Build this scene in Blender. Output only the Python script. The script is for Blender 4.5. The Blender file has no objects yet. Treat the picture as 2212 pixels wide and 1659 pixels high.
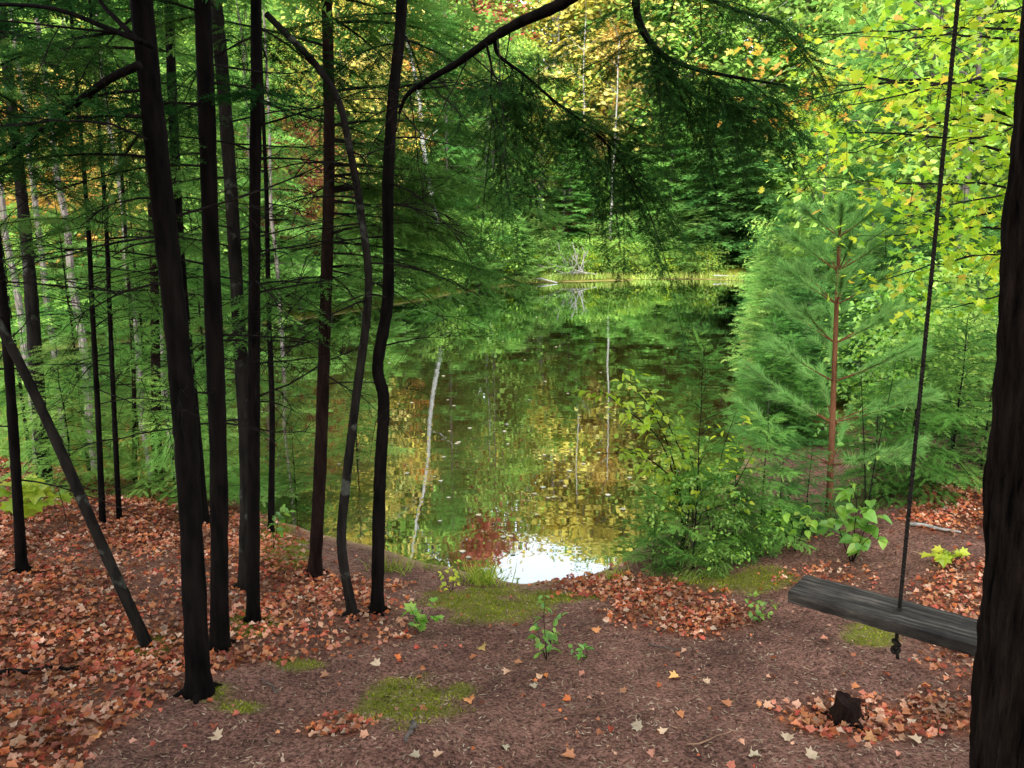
import bpy, math
import numpy as np
from mathutils import Vector
rng = np.random.default_rng(11)
S = bpy.context.scene; COL = S.collection
R_ = math.radians
UP = np.array([0, 0, 1.0])

# ------------------------------------------------------------------ camera
PITCH = R_(11.9); FOC = 1660.0; CAM = np.array([0, 0, 2.6])
FW = np.array([0, math.cos(PITCH), -math.sin(PITCH)]); UPV = np.array([0, math.sin(PITCH), math.cos(PITCH)])
cd = bpy.data.cameras.new('camera'); co = bpy.data.objects.new('camera', cd); COL.objects.link(co)
co.location = CAM; co.rotation_euler = (math.pi / 2 - PITCH, 0, 0)
cd.sensor_width = 36; cd.lens = 36 * FOC / 2212; cd.clip_start = .05; cd.clip_end = 1000
S.camera = co

def at(px, py, Y):
    r = FW + np.array([1, 0, 0]) * (px - 1106) / FOC + UPV * (829.5 - py) / FOC
    return CAM + r * (Y / r[1])
def project(P):
    d = P - CAM
    z = np.maximum(d @ FW, 1e-3)
    return 1106 + FOC * d[..., 0] / z, 829.5 - FOC * (d @ UPV) / z
def depth(p): return float((np.asarray(p) - CAM) @ FW)

# ------------------------------------------------------------------ terrain
POND = np.array([(-2.0, 6.3), (-.6, 5.45), (.1, 5.15), (.7, 5.3), (1.2, 5.9), (2.4, 7.6), (3.3, 10), (4.6, 14.5), (6.4, 20), (9.4, 30), (10.8, 34.5),
                 (8.5, 36.3), (4, 35.2), (1.0, 34), (-1.0, 31), (-3.2, 26), (-6.0, 20.5), (-9.0, 16.5), (-13, 14), (-13, 9.4), (-6, 8.3), (-3.2, 7.2)])
def h2(ix, iy): 
    v = np.sin(ix * 127.1 + iy * 311.7) * 43758.5453
    return v - np.floor(v)
def vnoise(x, y):
    ix = np.floor(x); iy = np.floor(y); fx = x - ix; fy = y - iy
    fx = fx * fx * (3 - 2 * fx); fy = fy * fy * (3 - 2 * fy)
    return (h2(ix, iy) * (1 - fx) + h2(ix + 1, iy) * fx) * (1 - fy) + (h2(ix, iy + 1) * (1 - fx) + h2(ix + 1, iy + 1) * fx) * fy
def fbm(x, y, o=4):
    a = 0; w = .5
    for i in range(o):
        a = a + w * vnoise(x * 2 ** i + 17.3 * i, y * 2 ** i + 5.1 * i); w *= .5
    return a
def sdist(x, y):
    x = np.asarray(x, float); y = np.asarray(y, float)
    d = np.full(x.shape, 1e9); inside = np.zeros(x.shape, bool)
    n = len(POND)
    for i in range(n):
        a = POND[i]; b = POND[(i + 1) % n]; e = b - a
        wx = x - a[0]; wy = y - a[1]
        t = np.clip((wx * e[0] + wy * e[1]) / (e @ e), 0, 1)
        d = np.minimum(d, (wx - e[0] * t) ** 2 + (wy - e[1] * t) ** 2)
        c = ((a[1] > y) != (b[1] > y)) & (x < e[0] * (y - a[1]) / (e[1] if abs(e[1]) > 1e-9 else 1e-9) + a[0])
        inside ^= c
    d = np.sqrt(d)
    return np.where(inside, -d, d)
def sstep(a, b, x):
    t = np.clip((x - a) / (b - a), 0, 1); return t * t * (3 - 2 * t)
def height(x, y):
    x = np.asarray(x, float); y = np.asarray(y, float)
    s = sdist(x, y) + .7 * (fbm(x * .6, y * .6) - .47) * np.clip((y - 4) / 12, .2, 1.2) + .16 * (fbm(x * 2.5 + 3, y * 2.5) - .47)
    land = .2 * np.minimum(s, 5) + .03 * np.clip(s - 5, 0, 100) + .02
    hill = np.minimum(.24 * np.maximum(0, s - 4), 24) * sstep(8, 20, y)
    land = land + hill + (fbm(x * 1.3, y * 1.3) - .47) * .16 * np.clip(s, 0, 1) + (fbm(x * 5, y * 5, 2) - .37) * .03 * np.clip(s, 0, 1)
    wat = np.maximum(.24 * s, -1.1) + .02
    h = np.where(s > 0, land, wat)
    h = h + .09 * np.exp(-(((x + .42) / .35) ** 2 + ((y - 2.75) / .3) ** 2))
    return h
def hz(x, y): return float(height(np.array([x]), np.array([y]))[0])
def ghit(px, py, y0=1.2, y1=60):
    Y = np.linspace(y0, y1, 4000) if y1 > 20 else np.linspace(y0, y1, 1500)
    r = FW + np.array([1, 0, 0]) * (px - 1106) / FOC + UPV * (829.5 - py) / FOC
    P = CAM + r[None] * (Y / r[1])[:, None]
    h = height(P[:, 0], P[:, 1])
    k = np.where(P[:, 2] <= h)[0]
    return P[k[0]] if len(k) else P[-1]

# ------------------------------------------------------------------ mesh builder
class Geo:
    def __init__(s): s.v = []; s.f = []; s.t = []; s.n = 0
    def add(s, V, F, m=0, tint=None):
        V = np.asarray(V, float); F = np.asarray(F, int)
        s.v.append(V); s.f.append((F + s.n, m)); s.t.append(np.full(len(V), .5) if tint is None else tint); s.n += len(V)
    def tube(s, path, rad, seg=6, m=0, cap=True, tint=None):
        path = np.asarray(path, float); k = len(path); rad = np.broadcast_to(np.asarray(rad, float), (k,))
        T = np.gradient(path, axis=0); T /= np.linalg.norm(T, axis=1)[:, None] + 1e-9
        ref = np.array([1, 0, 0.]) if abs(T[0, 0]) < .8 else np.array([0, 1, 0.])
        A = ref[None] - T * (T @ ref)[:, None]; A /= np.linalg.norm(A, axis=1)[:, None] + 1e-9
        B = np.cross(T, A)
        th = np.arange(seg) * 2 * math.pi / seg
        V = path[:, None] + rad[:, None, None] * (np.cos(th)[None, :, None] * A[:, None] + np.sin(th)[None, :, None] * B[:, None])
        i = np.arange(k - 1)[:, None] * seg; j = np.arange(seg)[None]; j2 = (j + 1) % seg
        F = np.stack([i + j, i + j2, i + seg + j2, i + seg + j], -1).reshape(-1, 4)
        s.add(V.reshape(-1, 3), F, m, None if tint is None else np.full(k * seg, tint))
        if cap:
            b = s.n - k * seg
            s.f.append((np.array([[b + q for q in range(seg)][::-1]]), m)); s.f.append((np.array([[b + (k - 1) * seg + q for q in range(seg)]]), m))
    def scatter(s, P, A, N, sc, T, F, m=0, tint=None):
        if len(P) == 0: return
        A = A / (np.linalg.norm(A, axis=1)[:, None] + 1e-9)
        sd = np.cross(A, N); sd /= np.linalg.norm(sd, axis=1)[:, None] + 1e-9
        N = np.cross(sd, A)
        sc = np.broadcast_to(sc, (len(P),))
        V = P[:, None] + sc[:, None, None] * (T[None, :, 0:1] * sd[:, None] + T[None, :, 1:2] * A[:, None] + T[None, :, 2:3] * N[:, None])
        k = len(T)
        FF = (F[None] + (np.arange(len(P)) * k)[:, None, None]).reshape(-1, F.shape[1])
        if tint is None: tint = rng.random(len(P))
        s.add(V.reshape(-1, 3), FF, m, np.repeat(tint, k))
    def mesh(s, name, mats, origin=(0, 0, 0), smooth=False):
        me = bpy.data.meshes.new(name)
        V = np.concatenate(s.v) - np.asarray(origin, float)
        loops = np.concatenate([f.ravel() for f, m in s.f])
        tot = np.concatenate([np.full(len(f), f.shape[1]) for f, m in s.f])
        mi = np.concatenate([np.full(len(f), m) for f, m in s.f])
        st = np.concatenate([[0], np.cumsum(tot)[:-1]])
        me.vertices.add(len(V)); me.vertices.foreach_set('co', V.ravel().astype(np.float32))
        me.loops.add(len(loops)); me.loops.foreach_set('vertex_index', loops.astype(np.int32))
        me.polygons.add(len(tot)); me.polygons.foreach_set('loop_start', st.astype(np.int32))
        me.polygons.foreach_set('material_index', mi.astype(np.int32))
        me.polygons.foreach_set('use_smooth', np.full(len(tot), smooth))
        a = me.attributes.new('tint', 'FLOAT', 'POINT'); a.data.foreach_set('value', np.concatenate(s.t).astype(np.float32))
        for m in (mats if isinstance(mats, (list, tuple)) else [mats]): me.materials.append(m)
        me.update(calc_edges=True); me.validate()
        return me
    def build(s, name, mats, parent=None, origin=None, smooth=False):
        if origin is None: origin = tuple(parent.location) if parent else (0, 0, 0)
        o = bpy.data.objects.new(name, s.mesh(name, mats, origin, smooth)); COL.objects.link(o)
        if parent: o.parent = parent
        else: o.location = origin
        return o
def tag(o, label=None, cat=None, group=None, kind=None):
    if label: o['label'] = label
    if cat: o['category'] = cat
    if group: o['group'] = group
    if kind: o['kind'] = kind
    return o
def thing(name, label, cat, loc=(0, 0, 0), group=None, rz=0, sc=1):
    o = bpy.data.objects.new(name, None); COL.objects.link(o); o.location = loc; o.rotation_euler = (0, 0, rz)
    o.scale = (sc, sc, sc) if np.isscalar(sc) else sc
    o.empty_display_size = .1
    return tag(o, label, cat, group)
def smooth_path(pts, n=8):
    P = np.array(pts, float); P = np.vstack([2 * P[0] - P[1], P, 2 * P[-1] - P[-2]])
    out = []
    for i in range(1, len(P) - 2):
        for u in np.arange(n) / n:
            a, b, c, d = P[i - 1:i + 3]
            out.append(.5 * (2 * b + (c - a) * u + (2 * a - 5 * b + 4 * c - d) * u * u + (3 * b - a - 3 * c + d) * u ** 3))
    out.append(P[-2]); return np.array(out)
def unit(v): v = np.asarray(v, float); return v / (np.linalg.norm(v, axis=-1, keepdims=True) + 1e-9)

# ------------------------------------------------------------------ materials
def newmat(name):
    m = bpy.data.materials.new(name); m.use_nodes = True; nt = m.node_tree; nt.nodes.clear()
    out = nt.nodes.new('ShaderNodeOutputMaterial')
    return m, nt, out
def N(nt, t, **kw):
    n = nt.nodes.new(t)
    for k, v in kw.items():
        if k.startswith('i_'): n.inputs[k[2:].replace('_', ' ')].default_value = v
        else: setattr(n, k, v)
    return n
def ramp(nt, stops, fac, interp='LINEAR'):
    r = nt.nodes.new('ShaderNodeValToRGB'); r.color_ramp.interpolation = interp
    e = r.color_ramp.elements
    while len(e) < len(stops): e.new(.5)
    for i, (p, c) in enumerate(stops): e[i].position = p; e[i].color = (*c, 1) if len(c) == 3 else c
    nt.links.new(fac, r.inputs[0]); return r.outputs[0]
def mixc(nt, fac, a, b, mode='MIX'):
    m = nt.nodes.new('ShaderNodeMix'); m.data_type = 'RGBA'; m.blend_type = mode
    for sock, v in ((m.inputs[0], fac), (m.inputs[6], a), (m.inputs[7], b)):
        if hasattr(v, 'links'): nt.links.new(v, sock)
        else: sock.default_value = v if np.isscalar(v) else (*v, 1)
    return m.outputs[2]
def attr(nt, name): return N(nt, 'ShaderNodeAttribute', attribute_name=name).outputs['Fac']
def noise(nt, scale, detail=3, rough=.55, vec=None):
    n = N(nt, 'ShaderNodeTexNoise', i_Scale=scale, i_Detail=detail, i_Roughness=rough)
    if vec: nt.links.new(vec, n.inputs['Vector'])
    return n.outputs['Fac']
def pos(nt): return nt.nodes.new('ShaderNodeNewGeometry').outputs['Position']
def stretch(nt, vec, sc):
    m = nt.nodes.new('ShaderNodeMapping'); m.inputs['Scale'].default_value = sc
    nt.links.new(vec, m.inputs['Vector']); return m.outputs[0]
def leaf_mat(name, cols, trans=.35, gloss=0, nscale=1.5, vary=.5):
    m, nt, out = newmat(name)
    k = len(cols); c = ramp(nt, [(i / max(1, k - 1), q) for i, q in enumerate(cols)], attr(nt, 'tint'))
    nz = noise(nt, nscale, 0, .5, pos(nt))
    b = ramp(nt, [(.25, (1 - vary,) * 3), (.75, (1 + vary * .5,) * 3)], nz)
    c = mixc(nt, 1.0, c, b, 'MULTIPLY')
    oi = nt.nodes.new('ShaderNodeObjectInfo')
    b2 = ramp(nt, [(0, (.66, .76, .67)), (1, (1.2, 1.11, .95))], oi.outputs['Random'])
    c = mixc(nt, 1.0, c, b2, 'MULTIPLY')
    p = nt.nodes.new('ShaderNodeBsdfDiffuse'); nt.links.new(c, p.inputs['Color']); sh = p.outputs[0]
    if trans > 0:
        t = nt.nodes.new('ShaderNodeBsdfTranslucent'); nt.links.new(c, t.inputs['Color'])
        mx = nt.nodes.new('ShaderNodeMixShader'); mx.inputs[0].default_value = trans
        nt.links.new(sh, mx.inputs[1]); nt.links.new(t.outputs[0], mx.inputs[2]); sh = mx.outputs[0]
    if gloss > 0:
        gl = N(nt, 'ShaderNodeBsdfGlossy', i_Roughness=.45)
        mx = nt.nodes.new('ShaderNodeMixShader'); mx.inputs[0].default_value = gloss
        nt.links.new(sh, mx.inputs[1]); nt.links.new(gl.outputs[0], mx.inputs[2]); sh = mx.outputs[0]
    nt.links.new(sh, out.inputs[0])
    return m
def bark_mat(name, c1, c2, sc=(14, 14, 3), bump=.5, lich=None, rough=.9):
    m, nt, out = newmat(name)
    v = stretch(nt, pos(nt), sc)
    n = noise(nt, 1.6, 5, .65, v)
    c = ramp(nt, [(.32, c1), (.68, c2)], n)
    if lich:
        l = noise(nt, 9, 4, .6, pos(nt)); c = mixc(nt, ramp(nt, [(.6, (0, 0, 0)), (.68, (1, 1, 1))], l), c, lich)
    p = N(nt, 'ShaderNodeBsdfPrincipled', i_Roughness=rough); p.inputs['Specular IOR Level'].default_value = .04
    nt.links.new(c, p.inputs['Base Color'])
    b = N(nt, 'ShaderNodeBump', i_Strength=bump, i_Distance=.02); nt.links.new(n, b.inputs['Height']); nt.links.new(b.outputs[0], p.inputs['Normal'])
    nt.links.new(p.outputs[0], out.inputs[0]); return m

M = {}
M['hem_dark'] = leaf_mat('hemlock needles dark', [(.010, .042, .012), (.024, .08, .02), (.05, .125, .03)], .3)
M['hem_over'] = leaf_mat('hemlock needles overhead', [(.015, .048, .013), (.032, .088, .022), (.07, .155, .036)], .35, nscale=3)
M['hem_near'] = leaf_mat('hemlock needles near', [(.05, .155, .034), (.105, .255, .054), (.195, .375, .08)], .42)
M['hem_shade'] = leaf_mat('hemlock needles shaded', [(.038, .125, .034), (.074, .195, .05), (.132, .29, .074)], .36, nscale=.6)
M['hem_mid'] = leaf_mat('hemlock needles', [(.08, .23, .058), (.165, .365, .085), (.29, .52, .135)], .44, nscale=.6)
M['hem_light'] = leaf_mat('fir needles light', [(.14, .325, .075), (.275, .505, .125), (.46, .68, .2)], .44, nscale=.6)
M['pine'] = leaf_mat('pine needles', [(.13, .33, .1), (.245, .495, .15), (.41, .655, .225)], .42, nscale=3, vary=.25)
M['cedar'] = leaf_mat('arborvitae foliage', [(.12, .26, .04), (.22, .39, .06), (.36, .52, .09)], .42)
M['green'] = leaf_mat('green leaves', [(.155, .345, .07), (.305, .51, .11), (.51, .68, .18)], .48, nscale=.5)
M['lime'] = leaf_mat('lime leaves', [(.3, .48, .03), (.48, .62, .04), (.66, .68, .06)], .5, .04, nscale=2, vary=.3)
M['maple_near'] = leaf_mat('yellow green maple leaves', [(.15, .36, .025), (.25, .49, .03), (.35, .59, .035), (.45, .66, .045), (.54, .67, .05), (.66, .6, .07), (.74, .42, .08)], .58, .03, nscale=2, vary=.45)
M['yellow'] = leaf_mat('yellow leaves', [(.6, .52, .1), (.76, .65, .17), (.82, .74, .33)], .48, nscale=.5, vary=.4)
M['orange'] = leaf_mat('orange leaves', [(.6, .29, .06), (.74, .42, .12), (.78, .58, .22)], .48, nscale=.5, vary=.4)
M['red'] = leaf_mat('red leaves', [(.5, .07, .07), (.66, .15, .13), (.72, .27, .18)], .45, nscale=.5, vary=.35)
M['plant'] = leaf_mat('undergrowth leaves', [(.12, .31, .035), (.215, .46, .05), (.37, .56, .08)], .45, .05, nscale=4, vary=.35)
M['grass'] = leaf_mat('grass blades', [(.14, .26, .03), (.28, .4, .05), (.48, .52, .12)], .4, nscale=4)
M['shore_grass'] = leaf_mat('pale shore grass', [(.3, .44, .08), (.45, .56, .13), (.62, .66, .24)], .4, nscale=.8)
M['moss'] = leaf_mat('moss', [(.14, .18, .012), (.25, .3, .02), (.4, .41, .05)], .2, nscale=8)
M['litter'] = leaf_mat('fallen leaves', [(.18, .032, .02), (.5, .1, .045), (.66, .23, .08), (.52, .19, .11), (.72, .42, .31), (.55, .09, .06), (.25, .085, .05), (.68, .18, .055), (.8, .58, .47), (.58, .14, .09), (.66, .3, .14), (.42, .11, .07), (.66, .4, .27)], .12, .02, nscale=4, vary=.55)
M['pale_leaf'] = leaf_mat('pale dry leaves', [(.5, .35, .25), (.65, .5, .38), (.55, .2, .1), (.6, .42, .14)], .1, .03, nscale=5, vary=.2)
M['float_leaf'] = leaf_mat('floating leaves', [(.6, .55, .48), (.5, .42, .25), (.7, .68, .62)], .1, .05, nscale=5, vary=.2)
M['debris'] = leaf_mat('needle and bark debris', [(.05, .022, .015), (.24, .12, .09), (.38, .23, .17), (.55, .4, .32)], 0, nscale=8)
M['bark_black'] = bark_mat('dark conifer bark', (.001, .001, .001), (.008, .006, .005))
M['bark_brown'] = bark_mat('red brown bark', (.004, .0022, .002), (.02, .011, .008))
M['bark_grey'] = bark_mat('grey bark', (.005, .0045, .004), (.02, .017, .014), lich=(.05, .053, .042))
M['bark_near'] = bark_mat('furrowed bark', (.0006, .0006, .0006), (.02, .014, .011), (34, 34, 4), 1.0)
M['birch'] = bark_mat('pale birch bark', (.22, .21, .19), (.5, .49, .46), (5, 5, 14), .2)
M['birch_far'] = bark_mat('greyish birch bark', (.14, .135, .12), (.36, .35, .32), (5, 5, 14), .2)
M['far_bark'] = bark_mat('weathered trunk', (.05, .04, .035), (.16, .14, .12))
M['pine_bark'] = bark_mat('orange brown sapling bark', (.06, .025, .012), (.19, .085, .045))
M['twig'] = bark_mat('dead twig bark', (.004, .0035, .003), (.016, .013, .011))
M['deadwood'] = bark_mat('silver driftwood', (.16, .15, .135), (.4, .38, .35))

# ------------------------------------------------------------------ world and sun
w = bpy.data.worlds.new('World'); S.world = w; w.use_nodes = True
nt = w.node_tree; nt.nodes.clear()
sky = N(nt, 'ShaderNodeTexSky', sky_type='NISHITA', sun_disc=False)
AZ, EL = R_(-158), R_(38)
sky.sun_elevation = EL; sky.sun_rotation = AZ
hs = nt.nodes.new('ShaderNodeHueSaturation'); hs.inputs['Saturation'].default_value = .22
bg = N(nt, 'ShaderNodeBackground', i_Strength=1.0); wo = nt.nodes.new('ShaderNodeOutputWorld')
nt.links.new(sky.outputs[0], hs.inputs['Color']); nt.links.new(hs.outputs[0], bg.inputs[0]); nt.links.new(bg.outputs[0], wo.inputs[0])
sl = bpy.data.lights.new('sun', 'SUN'); sl.energy = 6; sl.angle = R_(24); sl.color = (1, .95, .85)
so = bpy.data.objects.new('sun', sl); COL.objects.link(so)
so.rotation_euler = Vector((math.sin(AZ) * math.cos(EL), math.cos(AZ) * math.cos(EL), math.sin(EL))).to_track_quat('Z', 'Y').to_euler()
S.view_settings.view_transform = 'Standard'; S.view_settings.look = 'None'; S.view_settings.exposure = 0

# ------------------------------------------------------------------ ground
LB_Y = [900, 1050, 1200, 1290, 1380, 1425, 1440, 1500, 1600, 1680]
LB_X = [700, 640, 640, 860, 900, 700, 500, 370, 200, 130]
BLOBS = [(1480, 1310, 170, 60, 1), (1960, 1540, 260, 60, .9), (2090, 1370, 130, 130, .8), (2090, 1090, 140, 60, .9), (1300, 1265, 110, 28, .8), (730, 1570, 80, 28, .8), (1780, 1260, 120, 40, .4)]
MOSS = [(880, 1520, 130, 52), (1060, 1305, 120, 36), (620, 1180, 60, 50), (450, 1490, 50, 22), (545, 1345, 50, 25), (1600, 1250, 120, 30), (1880, 1370, 60, 22), (520, 1525, 40, 14), (650, 1435, 50, 12), (320, 1395, 40, 20), (1200, 1290, 80, 14)]
def leafdens(px, py, x, y):
    b = np.interp(py, LB_Y, LB_X)
    nz = fbm(x * 2.2, y * 2.2)
    d = sstep(-60, 60, b - px + (nz - .47) * 260)
    d = d * (1 - .75 * np.exp(-(((px - 400) / 200) ** 2 + ((py - 1270) / 45) ** 2)))
    d = d * (.42 + .58 * sstep(.36, .5, fbm(x * 2.0 + 8, y * 2.0 + 3)))
    for (cx, cy, rx, ry, k) in BLOBS:
        q = ((px - cx) / rx) ** 2 + ((py - cy) / ry) ** 2
        d = np.maximum(d, k * sstep(1.5, .4, q + (nz - .47) * 2.5))
    d = np.maximum(d, sstep(8.0, 10.0, y))
    return d
def mossdens(px, py, x, y):
    d = np.zeros_like(px); nz = fbm(x * 5, y * 5)
    for (cx, cy, rx, ry) in MOSS:
        q = ((px - cx) / rx) ** 2 + ((py - cy) / ry) ** 2
        d = np.maximum(d, sstep(1.4, .15, q + (nz - .47) * 3.4))
    return d
xs = np.concatenate([-np.geomspace(250, 6, 46)[:-1], np.linspace(-6, 5, 220), np.geomspace(5, 250, 48)[1:]])
ys = np.concatenate([np.linspace(-60, 1, 20)[:-1], np.linspace(1, 8, 160), np.linspace(8, 45, 120)[1:], np.geomspace(45, 400, 30)[1:]])
X, Y = np.meshgrid(xs, ys); Z = height(X, Y)
g = Geo(); nx, ny = len(xs), len(ys)
i = np.arange(ny - 1)[:, None] * nx; j = np.arange(nx - 1)[None]
F = np.stack([i + j, i + j + 1, i + nx + j + 1, i + nx + j], -1).reshape(-1, 4)
GV = np.stack([X, Y, Z], -1).reshape(-1, 3)
g.add(GV, F)

m, nt, out = newmat('forest floor')
v = pos(nt)
n1 = noise(nt, 2.2, 4, .6, v); n2 = noise(nt, 60, 4, .75, v); n3 = noise(nt, 14, 4, .65, v)
soil = mixc(nt, ramp(nt, [(.38, (0, 0, 0)), (.62, (1, 1, 1))], n2), (.055, .026, .019), (.3, .158, .12))
soil = mixc(nt, 1.0, soil, ramp(nt, [(.3, (.58, .56, .55)), (.7, (1.3, 1.25, 1.2))], n1), 'MULTIPLY')
soil = mixc(nt, 1.0, soil, ramp(nt, [(.35, (.7, .7, .7)), (.65, (1.2, 1.2, 1.2))], n3), 'MULTIPLY')
vo = N(nt, 'ShaderNodeTexVoronoi', i_Scale=30.0); nt.links.new(v, vo.inputs['Vector'])
sep = nt.nodes.new('ShaderNodeSeparateColor'); nt.links.new(vo.outputs['Color'], sep.inputs[0])
lv = ramp(nt, [(0, (.08, .03, .02)), (.35, (.24, .065, .03)), (.7, (.33, .14, .07)), (1, (.14, .045, .025))], sep.outputs[0])
lv = mixc(nt, 1.0, lv, ramp(nt, [(.3, (.3, .3, .3)), (.7, (1.0, 1.0, 1.0))], n3), 'MULTIPLY')
c = mixc(nt, attr(nt, 'leafy'), soil, lv)
mo = mixc(nt, n2, (.075, .095, .01), (.24, .28, .03))
c = mixc(nt, attr(nt, 'moss'), c, mo)
bed = mixc(nt, n3, (.2, .13, .065), (.46, .32, .17))
c = mixc(nt, attr(nt, 'bed'), c, bed)
p = N(nt, 'ShaderNodeBsdfPrincipled', i_Roughness=.9); p.inputs['Specular IOR Level'].default_value = .1
nt.links.new(c, p.inputs['Base Color'])
b = N(nt, 'ShaderNodeBump', i_Strength=.9, i_Distance=.02); nt.links.new(n2, b.inputs['Height']); nt.links.new(b.outputs[0], p.inputs['Normal'])
nt.links.new(p.outputs[0], out.inputs[0])
M['ground'] = m
go = g.build('ground', m, smooth=True); tag(go, 'brown forest floor sloping down to the pond and up the wooded hills', 'ground', kind='structure')
px, py = project(GV)
ok = GV[:, 1] > 1.0
SDG = sdist(GV[:, 0], GV[:, 1])
farmoss = .9 * sstep(8, 11, GV[:, 1]) * np.maximum(sstep(2.5, 1.2, SDG), sstep(9, 2, SDG) * sstep(.3, .55, fbm(GV[:, 0] * .5, GV[:, 1] * .5) + .15))
for nm, val in (('leafy', np.where(ok, leafdens(px, py, GV[:, 0], GV[:, 1]), .3)), ('moss', np.where(ok & (GV[:, 1] < 9), mossdens(px, py, GV[:, 0], GV[:, 1]) * .75, farmoss)), ('bed', sstep(.05, -.02, GV[:, 2]))):
    a = go.data.attributes.new(nm, 'FLOAT', 'POINT'); a.data.foreach_set('value', val.astype(np.float32))

# ------------------------------------------------------------------ water
m, nt, out = newmat('pond water')
v = pos(nt)
nA = noise(nt, 1.0, 1, .5, stretch(nt, v, (1.4, 4.0, 1))); nB = noise(nt, 1.0, 1, .5, stretch(nt, v, (.5, 1.3, 1)))
ad = N(nt, 'ShaderNodeMath', operation='ADD'); nt.links.new(nA, ad.inputs[0]); nt.links.new(nB, ad.inputs[1])
b = N(nt, 'ShaderNodeBump', i_Strength=.02, i_Distance=.05); nt.links.new(ad.outputs[0], b.inputs['Height'])
gl = N(nt, 'ShaderNodeBsdfGlossy', i_Roughness=.014); gl.inputs['Color'].default_value = (.8, .86, .88, 1); nt.links.new(b.outputs[0], gl.inputs['Normal'])
tr = nt.nodes.new('ShaderNodeBsdfTransparent'); tr.inputs['Color'].default_value = (.62, .53, .4, 1)
fr = N(nt, 'ShaderNodeFresnel', i_IOR=1.45)
ma = N(nt, 'ShaderNodeMath', operation='MULTIPLY_ADD', use_clamp=True); nt.links.new(fr.outputs[0], ma.inputs[0]); ma.inputs[1].default_value = 1.6; ma.inputs[2].default_value = .19
mx = nt.nodes.new('ShaderNodeMixShader'); nt.links.new(ma.outputs[0], mx.inputs[0]); nt.links.new(tr.outputs[0], mx.inputs[1]); nt.links.new(gl.outputs[0], mx.inputs[2])
nt.links.new(mx.outputs[0], out.inputs[0])
g = Geo(); g.add([(-14.5, 4.6, 0), (13, 4.6, 0), (13, 39, 0), (-14.5, 39, 0)], [[0, 1, 2, 3]])
tag(g.build('pond_water', m), 'still dark pond mirroring the autumn trees', 'water', kind='structure')

# ------------------------------------------------------------------ leaf templates
def fan(outline, cz=0.0, curl=.2):
    o = np.array(outline, float); V = np.zeros((len(o) + 1, 3)); V[0] = (0, .35, 0); V[1:, :2] = o
    V[1:, 2] = curl * (np.abs(o[:, 0]) ** 1.3) - .35 * curl * (o[:, 1] - .35) ** 2
    n = len(o); F = np.array([[0, 1 + q, 1 + (q + 1) % n] for q in range(n)])
    return V, F
half = [(.2, -.1), (.24, .08), (.56, .16), (.37, .36), (.52, .66), (.24, .6)]
T_MAP, F_MAP = fan([(0, 0)] + half + [(0, 1.0)] + [(-a, b) for a, b in half[::-1]], curl=.35)
half2 = [(.36, .0), (.34, .26), (.5, .5), (.27, .68)]
T_LIT, F_LIT = fan([(0, 0)] + half2 + [(.04, 1.0)] + [(-a * .85, b) for a, b in half2[::-1]], curl=.9)
T_OV, F_OV = fan([(0, 0), (.2, .15), (.3, .4), (.2, .72), (0, 1), (-.2, .72), (-.3, .4), (-.2, .15)], curl=.5)
T_HEART, F_HEART = fan([(0, 0), (.3, -.05), (.42, .25), (.25, .65), (0, 1), (-.25, .65), (-.42, .25), (-.3, -.05)], curl=.4)
T_RH = np.array([(0, 0, 0), (.32, .45, .08), (0, 1, 0), (-.32, .45, .08)]); F_RH = np.array([[0, 1, 2], [0, 2, 3]])
T_STK = np.array([(-.5, 0, 0), (.5, 0, 0), (.35, 1, 0), (-.35, 1, 0)]) * np.array([.12, 1, 1]); F_STK = np.array([[0, 1, 2, 3]])
def sprig(nn, nl, nw, z=.05):
    V = []; F = []
    def tri(a, b, c): F.append([len(V), len(V) + 1, len(V) + 2]); V.extend([a, b, c])
    for q in range(nn):
        y = .06 + .9 * q / nn; l = nl * (1 - .45 * (q / nn) ** 2)
        for s_ in (-1, 1):
            yy = y + (.5 / nn if s_ > 0 else 0)
            tri((0, yy - nw / 2, 0), (0, yy + nw / 2, 0), (s_ * l * .86, yy + l * .5, z * (1 if q % 2 else -1)))
    tri((-nw * .5, .92, 0), (nw * .5, .92, 0), (0, 1 + nl * .5, 0))
    return np.array(V, float), np.array(F)
SP_FINE = sprig(8, .24, .085); SP_MID = sprig(5, .34, .15); SP_COARSE = sprig(3, .5, .28, .1)

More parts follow.
